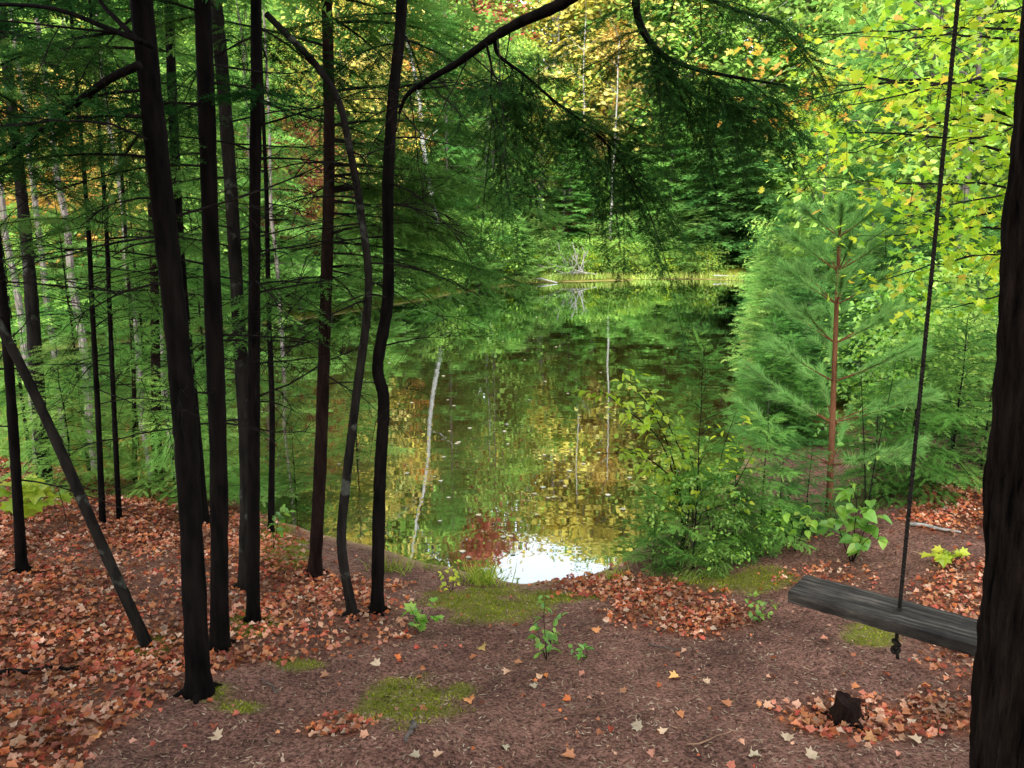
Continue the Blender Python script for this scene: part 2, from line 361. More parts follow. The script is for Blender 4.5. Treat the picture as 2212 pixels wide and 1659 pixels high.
def hem_branch(gf, gw, p0, d, L, droop, sl, step, SP, width=.45, tintc=None, r0=None, side_curve=0., t0=.12):
    d = unit(d); p0 = np.asarray(p0, float)
    side = unit(np.cross(d, UP)) if abs(d[2]) < .98 else np.array([1., 0, 0])
    n = max(4, int(L / step)); t = np.linspace(t0, 1, n)
    def path(t): return p0 + d * L * t[:, None] - UP * (droop * L * t ** 2)[:, None] + side * (side_curve * L * t ** 2)[:, None]
    B = path(t); tan = unit(d[None] - 2 * droop * t[:, None] * UP + 2 * side_curve * t[:, None] * side)
    B = np.repeat(B, 2, 0); tan = np.repeat(tan, 2, 0); tt = np.repeat(t, 2); sg = np.tile([-1., 1.], n)
    sd = unit(np.cross(tan, UP + 1e-3))
    td = unit(tan * .65 + sd * (sg * .85)[:, None] - UP * .12 + rng.normal(0, .16, (2 * n, 3)))
    l = (width * L * (1 - tt) ** .75 * np.minimum(1, .45 + tt * 2) + .04 * L + sl * .4) * rng.uniform(.55, 1.1, 2 * n)
    sp = sl * .42
    k = int(np.ceil(l.max() / sp)) + 1
    s = (np.arange(k)[None] + rng.random((2 * n, 1))) * sp
    mask = s < l[:, None]
    ii, kk = np.where(mask); ss = s[ii, kk]
    P = B[ii] + td[ii] * ss[:, None] - UP * (.3 * ss ** 2 / max(L, .2))[:, None]
    alt = np.where(kk % 2 == 0, 1., -1.)
    s2 = unit(np.cross(td[ii], UP))
    A = td[ii] * .75 + s2 * (alt * .7)[:, None] - UP * .15 + rng.normal(0, .14, P.shape)
    P = np.vstack([P, B + td * l[:, None] * .9, B[::2]]); A = np.vstack([A, td - UP * .2, tan[::2] + rng.normal(0, .15, (n, 3))])
    Nn = UP[None] + rng.normal(0, .3, P.shape)
    tc = rng.random() if tintc is None else tintc
    gf.scatter(P, A, Nn, sl * rng.uniform(.7, 1.2, len(P)), SP[0], SP[1], 0, np.clip(tc * .6 + .4 * rng.random(len(P)), 0, 1))
    if gw is not None:
        r0 = r0 or .006 * L + .002
        gw.tube(path(np.linspace(0, 1, 7)), r0 * np.linspace(1, .25, 7), 5, cap=False)
        tw = l * .9
        gw.scatter(B, td, UP[None] + rng.normal(0, .4, B.shape), tw, T_STK * np.array([min(1, .05), 1, 1]), F_STK)

# ------------------------------------------------------------------ proto trees
def conifer(name, H, R, base, nb, sl, step, SP, rt, up=.1, droop=.25, pw=.75, seg=7, width=.45, irr=.3):
    gf, gw, gt = Geo(), Geo(), Geo()
    a = rng.random() * 6
    for q in range(nb):
        u = q / nb; z = base + (H - base) * u ** 1.05; a += 2.4 + rng.normal(0, .3)
        L = R * (1 - u) ** pw * rng.uniform(.9 - irr, .85 + irr) + sl * .8
        d = np.array([math.cos(a), math.sin(a), up + .55 * u ** 3 + rng.normal(0, .07)])
        hem_branch(gf, gt, (0, 0, z), d, L, droop * (1 - .6 * u) * rng.uniform(.5, 1.4), sl, step, SP, width, side_curve=rng.normal(0, .08))
    zz = np.linspace(-.3, H, 10); wob = rng.normal(0, .01 * H, (10, 2)) * np.linspace(0, 1, 10)[:, None] * .4
    gt.tube(np.column_stack([wob, zz]), rt * (1 - .9 * np.linspace(0, 1, 10)), seg)
    return gt.mesh(name + ' trunk', M['far_bark']), gf.mesh(name + ' crown', M['hem_mid'])
def deciduous(name, H, R, base, nl, leaf, per, rt, TT=None, spread=.2, barkm='far_bark'):
    TT = TT or (T_RH, F_RH)
    gt, gf = Geo(), Geo()
    zz = np.linspace(-.3, H * .97, 12); wob = np.cumsum(rng.normal(0, .012 * H, (12, 2)), 0) * np.linspace(0, 1, 12)[:, None]
    tp = np.column_stack([wob, zz]); gt.tube(tp, rt * (1 - .88 * np.linspace(0, 1, 12)), 7)
    a = rng.random() * 6
    for q in range(nl):
        u = (q + .5) / nl; z = base + (H - base) * u; a += 2.4 + rng.normal(0, .4)
        o = np.array([np.interp(z, zz, wob[:, 0]), np.interp(z, zz, wob[:, 1]), z])
        L = R * (math.sin(math.pi * min(1, .25 + .75 * u)) ** .6) * rng.uniform(.6, 1.15) + .1 * R
        d = np.array([math.cos(a), math.sin(a), .45 + .5 * u])
        t = np.linspace(0, 1, 6)[:, None]
        lp = o + d * L * t - UP * .25 * L * t ** 2 + rng.normal(0, .05 * L, (6, 3)) * t
        gt.tube(lp, rt * .3 * np.linspace(1, .2, 6), 4, cap=False)
        for c in range(4):
            cc = lp[2 + c] if 2 + c < 6 else lp[-1]
            cc = cc + rng.normal(0, .12 * R, 3)
            k = int(per * rng.uniform(.5, 1.3))
            off = rng.normal(0, 1, (k, 3)) * np.array([1, 1, .6])
            P = cc + off * R * spread * rng.uniform(.6, 1.15)
            Nn = unit(off * .7 + UP * 1.0 + rng.normal(0, .35, (k, 3)))
            A = unit(np.cross(Nn, rng.normal(0, 1, (k, 3)))) - UP * .15
            tc = rng.random()
            gf.scatter(P, A, Nn, leaf * rng.uniform(.6, 1.25, k), TT[0], TT[1], 0, np.clip(.75 * tc + .25 * rng.random(k), 0, 1))
    return gt.mesh(name + ' trunk', M[barkm]), gf.mesh(name + ' crown', M['green'])
FARC = [conifer('far conifer', 13, 3.0, .8, 100, .55, .36, SP_COARSE, .16), conifer('far conifer', 13, 3.6, .4, 105, .6, .38, SP_COARSE, .18, .05, .35), conifer('far conifer', 13, 2.4, 1.0, 100, .5, .34, SP_COARSE, .15, .2, .2)]
FARD = [deciduous('far leafy', 13, 2.8, 3.5, 34, .26, 44, .13), deciduous('far leafy', 13, 3.4, 2.5, 40, .28, 42, .15), deciduous('far leafy', 13, 2.3, 5, 28, .24, 48, .12)]
MIDC = [conifer('mid conifer', 7, 1.7, .7, 62, .24, .17, SP_MID, .07), conifer('mid conifer', 7, 2.0, .5, 66, .25, .18, SP_MID, .08, .05, .35)]
MIDD = [deciduous('mid leafy', 7, 1.9, 1.6, 30, .13, 50, .06), deciduous('mid leafy', 7, 1.7, 1.2, 34, .12, 50, .05)]
BUSH = [conifer('young conifer', 2.2, .95, .08, 42, .17, .12, SP_MID, .022, .35, .15, .7), conifer('young conifer', 2.2, .8, .08, 46, .16, .11, SP_MID, .02, .45, .1, .8)]
FINE = [conifer('sapling conifer', 1.6, .5, .06, 42, .095, .065, SP_FINE, .012, .3, .2, .75), conifer('sapling conifer', 1.6, .62, .05, 40, .1, .07, SP_FINE, .014, .15, .3, .7)]
POLE = [conifer('pole hemlock', 3.4, 1.15, .9, 30, .12, .09, SP_FINE, .022, .1, .3, .6, 7, .32, .5), conifer('pole hemlock', 3.0, 1.25, .7, 26, .12, .09, SP_FINE, .02, .05, .35, .6, 7, .32, .5)]
CEDAR = [conifer('narrow cedar', 1.6, .3, .1, 34, .08, .07, SP_FINE, .010, .5, .05, .5, 7, .42, .7)]
SHRB = [deciduous('leafy shrub', 2.0, .9, .2, 16, .085, 24, .018, (T_OV, F_OV)), deciduous('leafy shrub', 1.6, .8, .15, 14, .08, 22, .015, (T_OV, F_OV))]
def place(proto, name, label, cat, loc, s, leaf, bark, group=None, rz=None):
    t = thing(name, label, cat, loc, group, rng.random() * 6.28 if rz is None else rz, s)
    for nm, me, mt in (('trunk', proto[0], bark), ('crown', proto[1], leaf)):
        o = bpy.data.objects.new(nm, me); COL.objects.link(o); o.parent = t
        o.material_slots[0].link = 'OBJECT'; o.material_slots[0].material = M[mt]
    return t
def gl3(x, y, dz=-.05): return (x, y, hz(x, y) + dz)

def key(px, Y, H, wf, P, leaf, bark, name, label, cat, base=13., group=None):
    x = (px - 1106) / FOC * Y; s = H / base
    place(P, name, label, cat, gl3(x, Y), (s * wf, s * wf, s), leaf, bark, group)
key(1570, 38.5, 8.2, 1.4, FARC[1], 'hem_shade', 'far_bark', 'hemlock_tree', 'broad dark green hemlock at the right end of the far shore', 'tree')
key(1605, 37.3, 2.8, 1.3, FARC[2], 'hem_dark', 'far_bark', 'hemlock_tree', 'low hemlock added in dark needles to stand in for the shaded gap at the right end of the far shore', 'tree')  # added tree, its dark colour stands in for the shade of a hollow
key(1440, 40.5, 7.5, 1.2, FARC[0], 'hem_mid', 'far_bark', 'hemlock_tree', 'mid green hemlock behind the far shore left of the broad dark hemlock', 'tree')
key(1230, 40, 6.5, 1.2, FARC[2], 'hem_mid', 'far_bark', 'fir_tree', 'mid green fir behind the silver deadfall on the far shore', 'tree')
key(1100, 38, 7, 1.2, FARC[0], 'hem_mid', 'far_bark', 'fir_tree', 'green fir above the left end of the far shore', 'tree')
key(980, 35, 6.5, 1.2, FARC[1], 'hem_light', 'far_bark', 'fir_tree', 'green fir on the far left bank beside the pond bend', 'tree')
key(1330, 43, 7.5, 1.1, FARC[2], 'hem_light', 'far_bark', 'fir_tree', 'light green fir standing under the tall yellow trees', 'tree')
key(1165, 45, 13.8, 1.4, FARD[0], 'yellow', 'birch_far', 'birch_tree', 'tall yellow birch over the middle of the far shore, left of the pair', 'tree')
key(1280, 46, 14.8, 1.4, FARD[1], 'yellow', 'birch_far', 'birch_tree', 'tall yellow birch over the middle of the far shore, right of the pair', 'tree')
key(1030, 44.5, 14.5, 1.2, FARD[2], 'red', 'far_bark', 'maple_tree', 'red maple among green trees at the top of the far hillside', 'tree')
key(1315, 43.0, 10.2, .9, FARD[2], 'orange', 'birch_far', 'maple_tree', 'small orange maple below the tall yellow birches', 'tree')
key(1215, 43.0, 8, 1.1, FARD[0], 'green', 'birch_far', 'birch_tree', 'bright green birch in front of the tall yellow pair', 'tree')
key(1090, 43.5, 9.5, 1.1, FARD[0], 'green', 'birch_far', 'birch_tree', 'bright green birch on the hillside between the red maple and the yellow birches', 'tree')
key(1105, 47, 13.0, 1.2, FARD[1], 'green', 'birch_far', 'birch_tree', 'tall green birch behind the gap between the red maple and the yellow birches', 'tree')
key(960, 43, 12.5, 1.0, FARD[0], 'green', 'birch_far', 'birch_tree', 'bright green birch on the far hillside left of the red maple', 'tree')
key(905, 40, 9, .9, FARD[2], 'orange', 'birch_far', 'maple_tree', 'small orange maple at the upper left of the pond bend', 'tree')
key(1480, 46, 15, 1.4, FARD[0], 'green', 'birch_far', 'birch_tree', 'green leaved birch behind the broad dark hemlock', 'tree')
key(1570, 45, 13, 1.2, FARD[1], 'green', 'birch_far', 'birch_tree', 'round green leafy tree on the hill above the broad dark hemlock', 'tree')
key(1620, 48, 16, 1.0, FARD[1], 'orange', 'far_bark', 'maple_tree', 'orange maple on the hill behind the right end of the far shore', 'tree')
key(870, 44, 17, 1.0, FARD[2], 'green', 'birch_far', 'birch_tree', 'green birch with pale trunk on the hill left of the bright green birch', 'tree')
key(1390, 45, 15, 1.2, FARD[0], 'green', 'birch_far', 'birch_tree', 'tall green birch standing right of the tall yellow pair', 'tree')
for (px_, Y, H, r_, lean_, bm, lab) in ((1318, 40.8, 10.5, .065, .0, 'birch_far', 'slim bare pale trunk right of the middle of the far shore'), (1243, 41.2, 11, .065, .2, 'birch_far', 'slim bare pale trunk left of the middle of the far shore'), (968, 30.3, 11, .115, -1.75, 'birch', 'tall bare white trunk leaning left on the left bank'), (1045, 36.5, 8.5, .05, .1, 'birch_far', 'slim pale trunk above the left end of the far shore')):
    x = (px_ - 1106) / FOC * Y; o = np.array(gl3(x, Y, -.2)); t = thing('birch_tree', lab, 'tree', tuple(o))
    g = Geo(); zz = np.linspace(0, H, 9); wv = np.cumsum(rng.normal(0, .06, (9, 2)), 0); wv[:, 0] += lean_ * np.linspace(0, 1, 9)
    pth = o + np.column_stack([wv, zz]); g.tube(pth, r_ * np.linspace(1, .4, 9), 7); g.build('trunk', M[bm], t)
    for q in range(5):
        g = Geo()
        b_ = pth[4 + q % 5]; a = rng.random() * 6.28; dd = np.array([math.cos(a), math.sin(a), .8])
        g.tube(b_ + dd * np.linspace(0, rng.uniform(.6, 1.3), 5)[:, None] + rng.normal(0, .05, (5, 3)) * np.linspace(0, 1, 5)[:, None], .02 * np.linspace(1, .3, 5), 4)
        g.build('branch', M[bm], t)

pts = []
def fill(n, xr, yr, mind, cond, fn):
    c = 0; tries = 0
    while c < n and tries < n * 60:
        tries += 1
        x = rng.uniform(*xr); y = rng.uniform(*yr)
        if not cond(x, y): continue
        if any((x - a) ** 2 + (y - b_) ** 2 < mind ** 2 for a, b_ in pts): continue
        pts.append((x, y)); fn(x, y); c += 1
def farfn(x, y):
    s = rng.uniform(.85, 1.3); r = rng.random()
    if -.05 < x / y < .07: s *= .83
    if -.3 < x / y < -.05: s *= 1.25
    if .07 < x / y < .25: s *= 1.1
    if r < .4: place(FARC[rng.integers(3)], 'hemlock_tree', 'green conifer among many on the far hillside', 'tree', gl3(x, y), (s, s, s), ['hem_mid', 'hem_light', 'hem_mid'][rng.integers(3)], 'far_bark', 'green conifers on the far hillside')
    elif r < .75: place(FARD[rng.integers(3)], 'birch_tree', 'green leafy tree among many on the far hillside', 'tree', gl3(x, y), (s, s, s * 1.05), 'green', 'birch_far', 'green leafy trees on the far hillside')
    elif r < .94: place(FARD[rng.integers(3)], 'birch_tree', 'yellow leafy tree among many on the far hillside', 'tree', gl3(x, y), (s, s, s * 1.05), 'yellow', 'birch_far', 'yellow trees on the far hillside')
    else: place(FARD[rng.integers(3)], 'maple_tree', 'orange leafy tree among many on the far hillside', 'tree', gl3(x, y), (s, s, s * 1.05), 'orange', 'far_bark', 'orange trees on the far hillside')
sdv = lambda x, y: float(sdist(np.array([x]), np.array([y]))[0])
fill(32, (-30, 32), (42.5, 53), 3.0, lambda x, y: sdv(x, y) > 4.5 and abs(x) < .72 * y and not (0 < x / y < .14 and y < 47), farfn)
fill(32, (-46, 46), (53, 66), 3.8, lambda x, y: abs(x) < .72 * y, farfn)
def leftfn(x, y):
    r = rng.random(); s = rng.uniform(.9, 1.4) * (1.25 if y > 23 else 1)
    if x > -.35 * y: r *= .78
    if r < .38: place(MIDC[rng.integers(2)], 'hemlock_tree', 'green hemlock on the left bank beyond the dark trunks', 'tree', gl3(x, y), (s, s, s * 1.1), ['hem_mid', 'hem_light', 'hem_mid'][rng.integers(3)], 'far_bark', 'hemlocks on the left bank')
    elif r < .66: place(MIDD[rng.integers(2)], 'maple_tree', 'green leaved tree on the left bank beyond the dark trunks', 'tree', gl3(x, y), (s, s, s), 'green', 'far_bark', 'green trees on the left bank')
    elif r < .85: place(MIDD[rng.integers(2)], 'maple_tree', 'yellow leaved tree on the left bank beyond the dark trunks', 'tree', gl3(x, y), (s, s, s), 'yellow', 'far_bark', 'yellow trees on the left bank')
    else: place(MIDD[rng.integers(2)], 'maple_tree', 'orange leaved tree on the left bank beyond the dark trunks', 'tree', gl3(x, y), (s, s, s), 'orange', 'far_bark', 'orange trees on the left bank')
fill(34, (-28, -1), (16, 38), 2.1, lambda x, y: sdv(x, y) > .9 and x > -.76 * y and not (-.2 < x / y < -.03 and y < 31.5), leftfn)
def bankfn(x, y):
    s = rng.uniform(.7, 1.4)
    if rng.random() < .55: place(BUSH[rng.integers(2)], 'fir_sapling', 'green young fir along the left bank of the pond', 'sapling', gl3(x, y), (s * 1.15, s * 1.15, s), ['hem_light', 'hem_mid', 'hem_shade'][rng.integers(3)], 'far_bark', 'young firs on the left bank')
    else: place(SHRB[rng.integers(2)], 'leafy_shrub', 'light green leafy shrub along the left bank of the pond', 'shrub', gl3(x, y), (s, s, s), ['green', 'plant'][rng.integers(2)], 'far_bark', 'leafy shrubs on the left bank')
fill(40, (-15, 1), (13, 36), .8, lambda x, y: .05 < sdv(x, y) < 2.2 and x > -.7 * y, bankfn)
fill(34, (-10, .5), (14, 34), .6, lambda x, y: .1 < sdv(x, y) < .6 and x > -.7 * y, bankfn)
def rightfn(x, y):
    r = rng.random(); s = rng.uniform(.9, 1.4)
    if r < .5: place(MIDC[rng.integers(2)], 'hemlock_tree', 'green conifer on the slope of the right bank', 'tree', gl3(x, y), (s, s, s * 1.1), ['hem_mid', 'hem_light', 'hem_shade'][rng.integers(3)], 'far_bark', 'conifers on the right bank')
    else: place(MIDD[rng.integers(2)], 'maple_tree', 'light green leafy tree on the slope of the right bank', 'tree', gl3(x, y), (s, s, s), 'green', 'far_bark', 'leafy trees on the right bank')
fill(26, (5, 27), (12, 36), 2.0, lambda x, y: sdv(x, y) > 2.4 and x < .76 * y and x > .40 * y, rightfn)
key(1760, 14.5, 4.8, .62, MIDC[0], 'cedar', 'far_bark', 'arborvitae_tree', 'narrow yellow green arborvitae on the right bank left of the maple leaves', 'tree', 7.)
key(1715, 18.5, 4.0, .6, MIDC[1], 'cedar', 'far_bark', 'arborvitae_tree', 'yellow green arborvitae farther along the right bank by the water', 'tree', 7.)
for (px_, Y, H) in ((1125, 35.2, 2.0), (1165, 36, 2.3), (1200, 36.7, 1.8), (1290, 36.6, 2.2), (1330, 36.8, 2.6), (1375, 37, 2.2), (1415, 37.2, 2.6), (1450, 37.4, 3.0), (1490, 37.5, 2.9), (1530, 37.8, 2.4), (1080, 34.6, 2.2), (1040, 32.8, 2.4)):
    x = (px_ - 1106) / FOC * Y
    s = H / 2.2; place(BUSH[rng.integers(2)], 'fir_sapling', 'bushy light green young fir on the far shore by the water', 'sapling', gl3(x, Y), (s * 1.3, s * 1.3, s), 'hem_light', 'far_bark', 'young firs along the far shore')
TG = np.array([(-.02, 0, 0), (.02, 0, 0), (.014, .55, .05), (-.014, .55, .05), (0, 1, .25)]); FG = np.array([[0, 1, 2], [0, 2, 3], [3, 2, 4]])
for q in range(34):
    px_ = 1045 + 17 * q; x = (px_ - 1106) / FOC * 35.5
    yy = next((y_ for y_ in np.arange(33, 40, .1) if sdv(x, y_) > .2), 37)
    if px_ < 1555:
        s = rng.uniform(.45, .9); place(SHRB[q % 2], 'leafy_shrub', 'low bright green shrub edging the far waterline', 'shrub', gl3(x, yy + .3), (s * 1.4, s * 1.2, s), ['plant', 'green', 'lime', 'green'][rng.integers(4)], 'far_bark', 'low shrubs along the far waterline')
    if q % 4 == 2 : continue
    n = 110; g = Geo(); qq = np.array([x + .2, yy - .15, max(hz(x, yy - .1), 0)])
    P = qq + np.column_stack([rng.normal(0, .24, n), rng.normal(0, .1, n), np.zeros(n)])
    g.scatter(P, UP + rng.normal(0, .35, (n, 3)) * np.array([1, 1, .1]), rng.normal(0, 1, (n, 3)), rng.uniform(.15, .4, n), TG * np.array([2.4, 1, 1]), FG)
    tag(g.build('grass_tuft', M['shore_grass'], origin=tuple(qq)), 'pale grass clump along the far waterline', 'grass', 'grass clumps along the far waterline')
for (px_, Y, H) in ((1700, 22, 2.6), (1720, 18, 2.2), (1685, 26, 2.8), (1740, 14, 1.8), (1730, 12.5, 1.4), (1780, 12, 2.3), (1870, 12, 2.8), (1950, 11, 2.4), (2040, 10.5, 2.3), (1900, 9.6, 1.5), (1745, 10.0, 1.2), (2110, 9.5, 2.0), (1720, 9.0, .9), (1770, 8.4, .9), (1980, 9.2, 1.6), (2060, 8.2, 1.5), (1750, 11.2, 1.5), (1810, 10.6, 1.6)):
    x = (px_ - 1106) / FOC * Y
    s = H / 2.2; place(BUSH[rng.integers(2)], 'fir_sapling', 'green young fir on the right bank behind the pine sapling', 'sapling', gl3(x, Y), (s * 1.05, s * 1.05, s), ['hem_shade', 'hem_near', 'hem_shade', 'hem_mid'][rng.integers(4)], 'far_bark', 'young firs on the right bank')
for (px_, Y, s) in ((1930, 9.0, .9), (2010, 8.8, .9), (2080, 8.2, 1.0), (1670, 28, 1.2), (1920, 7.8, .7), (2090, 7.4, .7), (1685, 21, 1.0)):
    x = (px_ - 1106) / FOC * Y
    place(SHRB[rng.integers(2)], 'leafy_shrub', 'light green leafy shrub on the right bank behind the pine sapling', 'shrub', gl3(x, Y), s, ['plant', 'green'][rng.integers(2)], 'far_bark', 'leafy shrubs on the right bank')
for q in range(22):   # low growth hugging the right waterline
    Yq = 8.6 + 24 * (q / 21) ** 1.4; xe = next((x_ for x_ in np.arange(1.5, 13, .05) if sdv(x_, Yq) > .12 + .1 * (q % 3)), 5)
    s = rng.uniform(.34, .55) * (1 + .02 * Yq)
    place(BUSH[rng.integers(2)], 'fir_sapling', 'low young fir at the right waterline of the pond', 'sapling', gl3(xe, Yq), s * 1.1, ['hem_near', 'hem_mid', 'hem_light'][rng.integers(3)], 'far_bark', 'low young firs along the right waterline')
for px_, Y, H, lf, nm, lab in ((150, 17.5, 5, 'orange', 'maple_tree', 'orange maple seen left of the thickest trunk across the pond arm'), (60, 19, 5.5, 'yellow', 'birch_tree', 'yellow tree seen at the far left edge across the pond arm'), (270, 18.5, 5, 'yellow', 'birch_tree', 'yellow tree seen close to the left side of the thickest trunk'), (410, 19.5, 5.5, 'green', 'maple_tree', 'green maple seen between the two thickest dark trunks'), (640, 24, 5, 'red', 'maple_tree', 'small red maple seen left of the reddish trunk')):
    key(px_, Y, H, 1.1, MIDD[0], lf, 'far_bark', nm, lab, 'tree', 7.)
for px_, Y, H in ((40, 14.8, 7), (105, 16, 8), (175, 14.5, 7.5), (285, 16.2, 8), (345, 15, 7), (600, 20, 8)):
    x = (px_ - 1106) / FOC * Y; o = np.array(gl3(x, Y, -.2)); o[2] = max(o[2], -.3); t = thing('dead_tree', 'bare pole trunk on the left bank across the pond arm', 'tree', tuple(o), 'bare pole trunks on the left bank')
    g = Geo(); zz = np.linspace(0, H, 9); wv = np.cumsum(rng.normal(0, .04, (9, 2)), 0); pth = o + np.column_stack([wv, zz]); g.tube(pth, rng.uniform(.05, .08) * np.linspace(1, .4, 9), 7); g.build('trunk', M['far_bark'], t)
o = np.array(gl3((1240 - 1106) / FOC * 35.3, 35.3, .1)); o[2] = max(o[2], .1); t = thing('fallen_branch', 'bare silver deadfall with spreading twigs at the far waterline', 'dead branch', tuple(o))
g = Geo(); g.tube(o + np.array([[-1.4, -.7, .0], [-.5, -.5, .12], [.4, -.3, .15], [1.0, -.2, .05]]), [.03, .05, .045, .025], 6); g.build('trunk', M['deadwood'], t)
for q in range(11):
    g = Geo(); a = rng.uniform(.1, 3.0); L = rng.uniform(.7, 1.7); d = np.array([math.cos(a), rng.uniform(-.6, -.1), .15 + .8 * math.sin(a)])
    pth = o + np.array([rng.uniform(-.6, .6), -.45, .1]) + unit(d) * L * np.linspace(0, 1, 6)[:, None] + rng.normal(0, .06, (6, 3)) * np.linspace(0, 1, 6)[:, None]
    g.tube(pth, .03 * np.linspace(1, .3, 6), 4); 
    for k in range(3): g.tube(pth[2 + k] + unit(d + rng.normal(0, .6, 3)) * np.linspace(0, .4, 4)[:, None], .015 * np.linspace(1, .4, 4), 3)
    g.build('branch', M['deadwood'], t)
for (px_, Y, dx) in ((1585, 35.6, 2.0), (1170, 33.9, 1.3)):
    x = (px_ - 1106) / FOC * Y; g = Geo(); o = np.array([x, Y, .08])
    g.tube(o + np.array([[-dx / 2, 0, .12], [0, .1, .08], [dx / 2, -.4, -.05]]), [.03, .04, .025], 6)
    tag(g.build('fallen_log', M['deadwood'], origin=tuple(o), smooth=True), 'pale log lying at the waterline at the %s end of the far shore' % ('right' if px_ > 1300 else 'left'), 'log')
# unseen trees added behind the camera spot to shade the path
for (x, y, s) in ((-3.2, -1.2, 1.1), (-5.5, -4, 1.3), (-2, -5, 1.3), (1.5, -4.5, 1.3), (-8.5, -1, 1.3), (-5.5, .8, 1.2), (3.6, -2.5, 1.2), (-.5, -7.5, 1.3), (-3.5, -8, 1.3)):
    place(MIDC[0], 'hemlock_tree', 'unseen hemlock added behind the viewpoint to shade the path', 'tree', gl3(x, y), (s, s, s * 1.2), 'hem_dark', 'bark_black', 'unseen shade hemlocks behind the viewpoint').location.z += 1.2

# ------------------------------------------------------------------ foreground trees
def dead_branch(p0, d, L, r=.006):
    g = Geo(); d = unit(d); n = 8; t = np.linspace(0, 1, n)
    pth = p0 + d * L * t[:, None] - UP * (rng.uniform(-.1, .35) * L * t ** 2)[:, None] + np.cumsum(rng.normal(0, .018 * L, (n, 3)), 0) * t[:, None]
    g.tube(pth, r * np.linspace(1, .2, n), 5)
    for q in range(int(4 + 5 * L)):
        b_ = pth[rng.integers(2, n)]; dd = unit(d + rng.normal(0, .55, 3)); l = L * rng.uniform(.2, .45)
        tw = b_ + dd * l * np.linspace(0, 1, 5)[:, None] - UP * (.25 * l * np.linspace(0, 1, 5) ** 2)[:, None] + rng.normal(0, .03 * l, (5, 3)) * np.linspace(0, 1, 5)[:, None]
        g.tube(tw, r * .4 * np.linspace(1, .35, 5), 3, cap=False)
        for k in range(3):
            dd2 = unit(dd + rng.normal(0, .6, 3)); l2 = l * rng.uniform(.25, .5)
            g.tube(tw[1 + k] + dd2 * l2 * np.linspace(0, 1, 3)[:, None], r * .22, 3, cap=False)
    return g
def ftree(label, pp, wb, wt, bark, name='conifer_tree', Yb=None, top=6.5, dead=(0, 1.5, 3, .8), fol=(), leafm='hem_dark', flare=1.35, cat='tree', topfol=8):
    wb *= .87; wt *= .87
    base = ghit(*pp[0]) if Yb is None else None
    Y = base[1] if Yb is None else Yb
    P = [at(a, b_, Y) for a, b_ in pp]
    P[0][2] = hz(P[0][0], P[0][1]); 
    root = P[0].copy()
    if top > P[-1][2]:
        d = unit(P[-1] - P[-2]); d = unit(d + UP * 1.0); k = (top - P[-1][2]) / d[2]
        P.append(P[-1] + d * k * .5); P.append(P[-2] + d * k * 1.0)
    P.insert(0, P[0] - np.array([0, 0, .12]))
    sp = smooth_path(P, 14)
    dm = depth(P[2]); rb = wb / 2 / FOC * depth(root); rt = wt / 2 / FOC * dm
    u = np.clip((sp[:, 2] - root[2]) / max(.1, (P[-3 if top > 3 else -1][2] - root[2])), 0, 1.6)
    r = rb + (rt - rb) * u; r = np.maximum(r, .006)
    r = r * (1 + (flare - 1) * np.exp(-np.maximum(0, sp[:, 2] - root[2]) / .07)) * (1 + rng.normal(0, .035, len(r)))
    t = thing(name, label, cat, tuple(root))
    g = Geo(); g.tube(sp, r, 12); to = g.build('trunk', M[bark], t, smooth=True)
    if flare > 1.3:
        for q in range(4):
            a = q * 1.57 + rng.random(); d = np.array([math.cos(a), math.sin(a), 0]); g = Geo()
            k = np.linspace(0, 1, 5); q_ = root + d * (rb * .6 + .1 * k)[:, None]
            q_[:, 2] = height(q_[:, 0], q_[:, 1]) + .02 * (1 - k) ** 2 + .025 * (1 - k) - .014
            g.tube(q_, rb * np.linspace(.45, .1, 5), 6); g.build('root', M[bark], t, smooth=True)
    pt = lambda z: np.array([np.interp(z, sp[:, 2], sp[:, 0]), np.interp(z, sp[:, 2], sp[:, 1]), z])
    nd, z0, z1, Ld = dead
    for q in range(nd):
        z = rng.uniform(z0, z1); a = rng.random() * 6.28
        dead_branch(pt(z), np.array([math.cos(a), math.sin(a), rng.uniform(-.2, .35)]), Ld * rng.uniform(.5, 1.2)).build('dead_branch', M['twig'], t)
    gf, gw = Geo(), Geo()
    for (n, za, zb, aa, ab, la, lb, sl_) in fol:
        for q in range(n):
            z = rng.uniform(za, zb); a = R_(rng.uniform(aa, ab))
            hem_branch(gf, gw, pt(z), (math.cos(a), math.sin(a), rng.uniform(-.1, .25)), rng.uniform(la, lb), rng.uniform(.15, .45), sl_, sl_ * .6, SP_FINE, .4, side_curve=rng.normal(0, .1))
    for q in range(topfol if top > 4.5 else 0):
        z = rng.uniform(max(P[-3][2], 3.6), top); a = rng.random() * 6.28
        hem_branch(gf, gw, pt(z), (math.cos(a), math.sin(a), .1), rng.uniform(.7, 1.3), .3, .2, .14, SP_MID, .45)
    if gf.n:
        gf.build('crown', M[leafm], t); gw.build('branches', M['twig'], t)
    return t, pt
t1, pt1 = ftree('thickest dark trunk of the left group, nearest the camera', [(430, 1500), (408, 1050), (385, 750), (345, 380), (305, 0)], 58, 48, 'bark_black', 'spruce_tree', dead=(8, 2.2, 3.4, .9), fol=[(6, 2.7, 3.4, 110, 230, .6, .9, .085)])
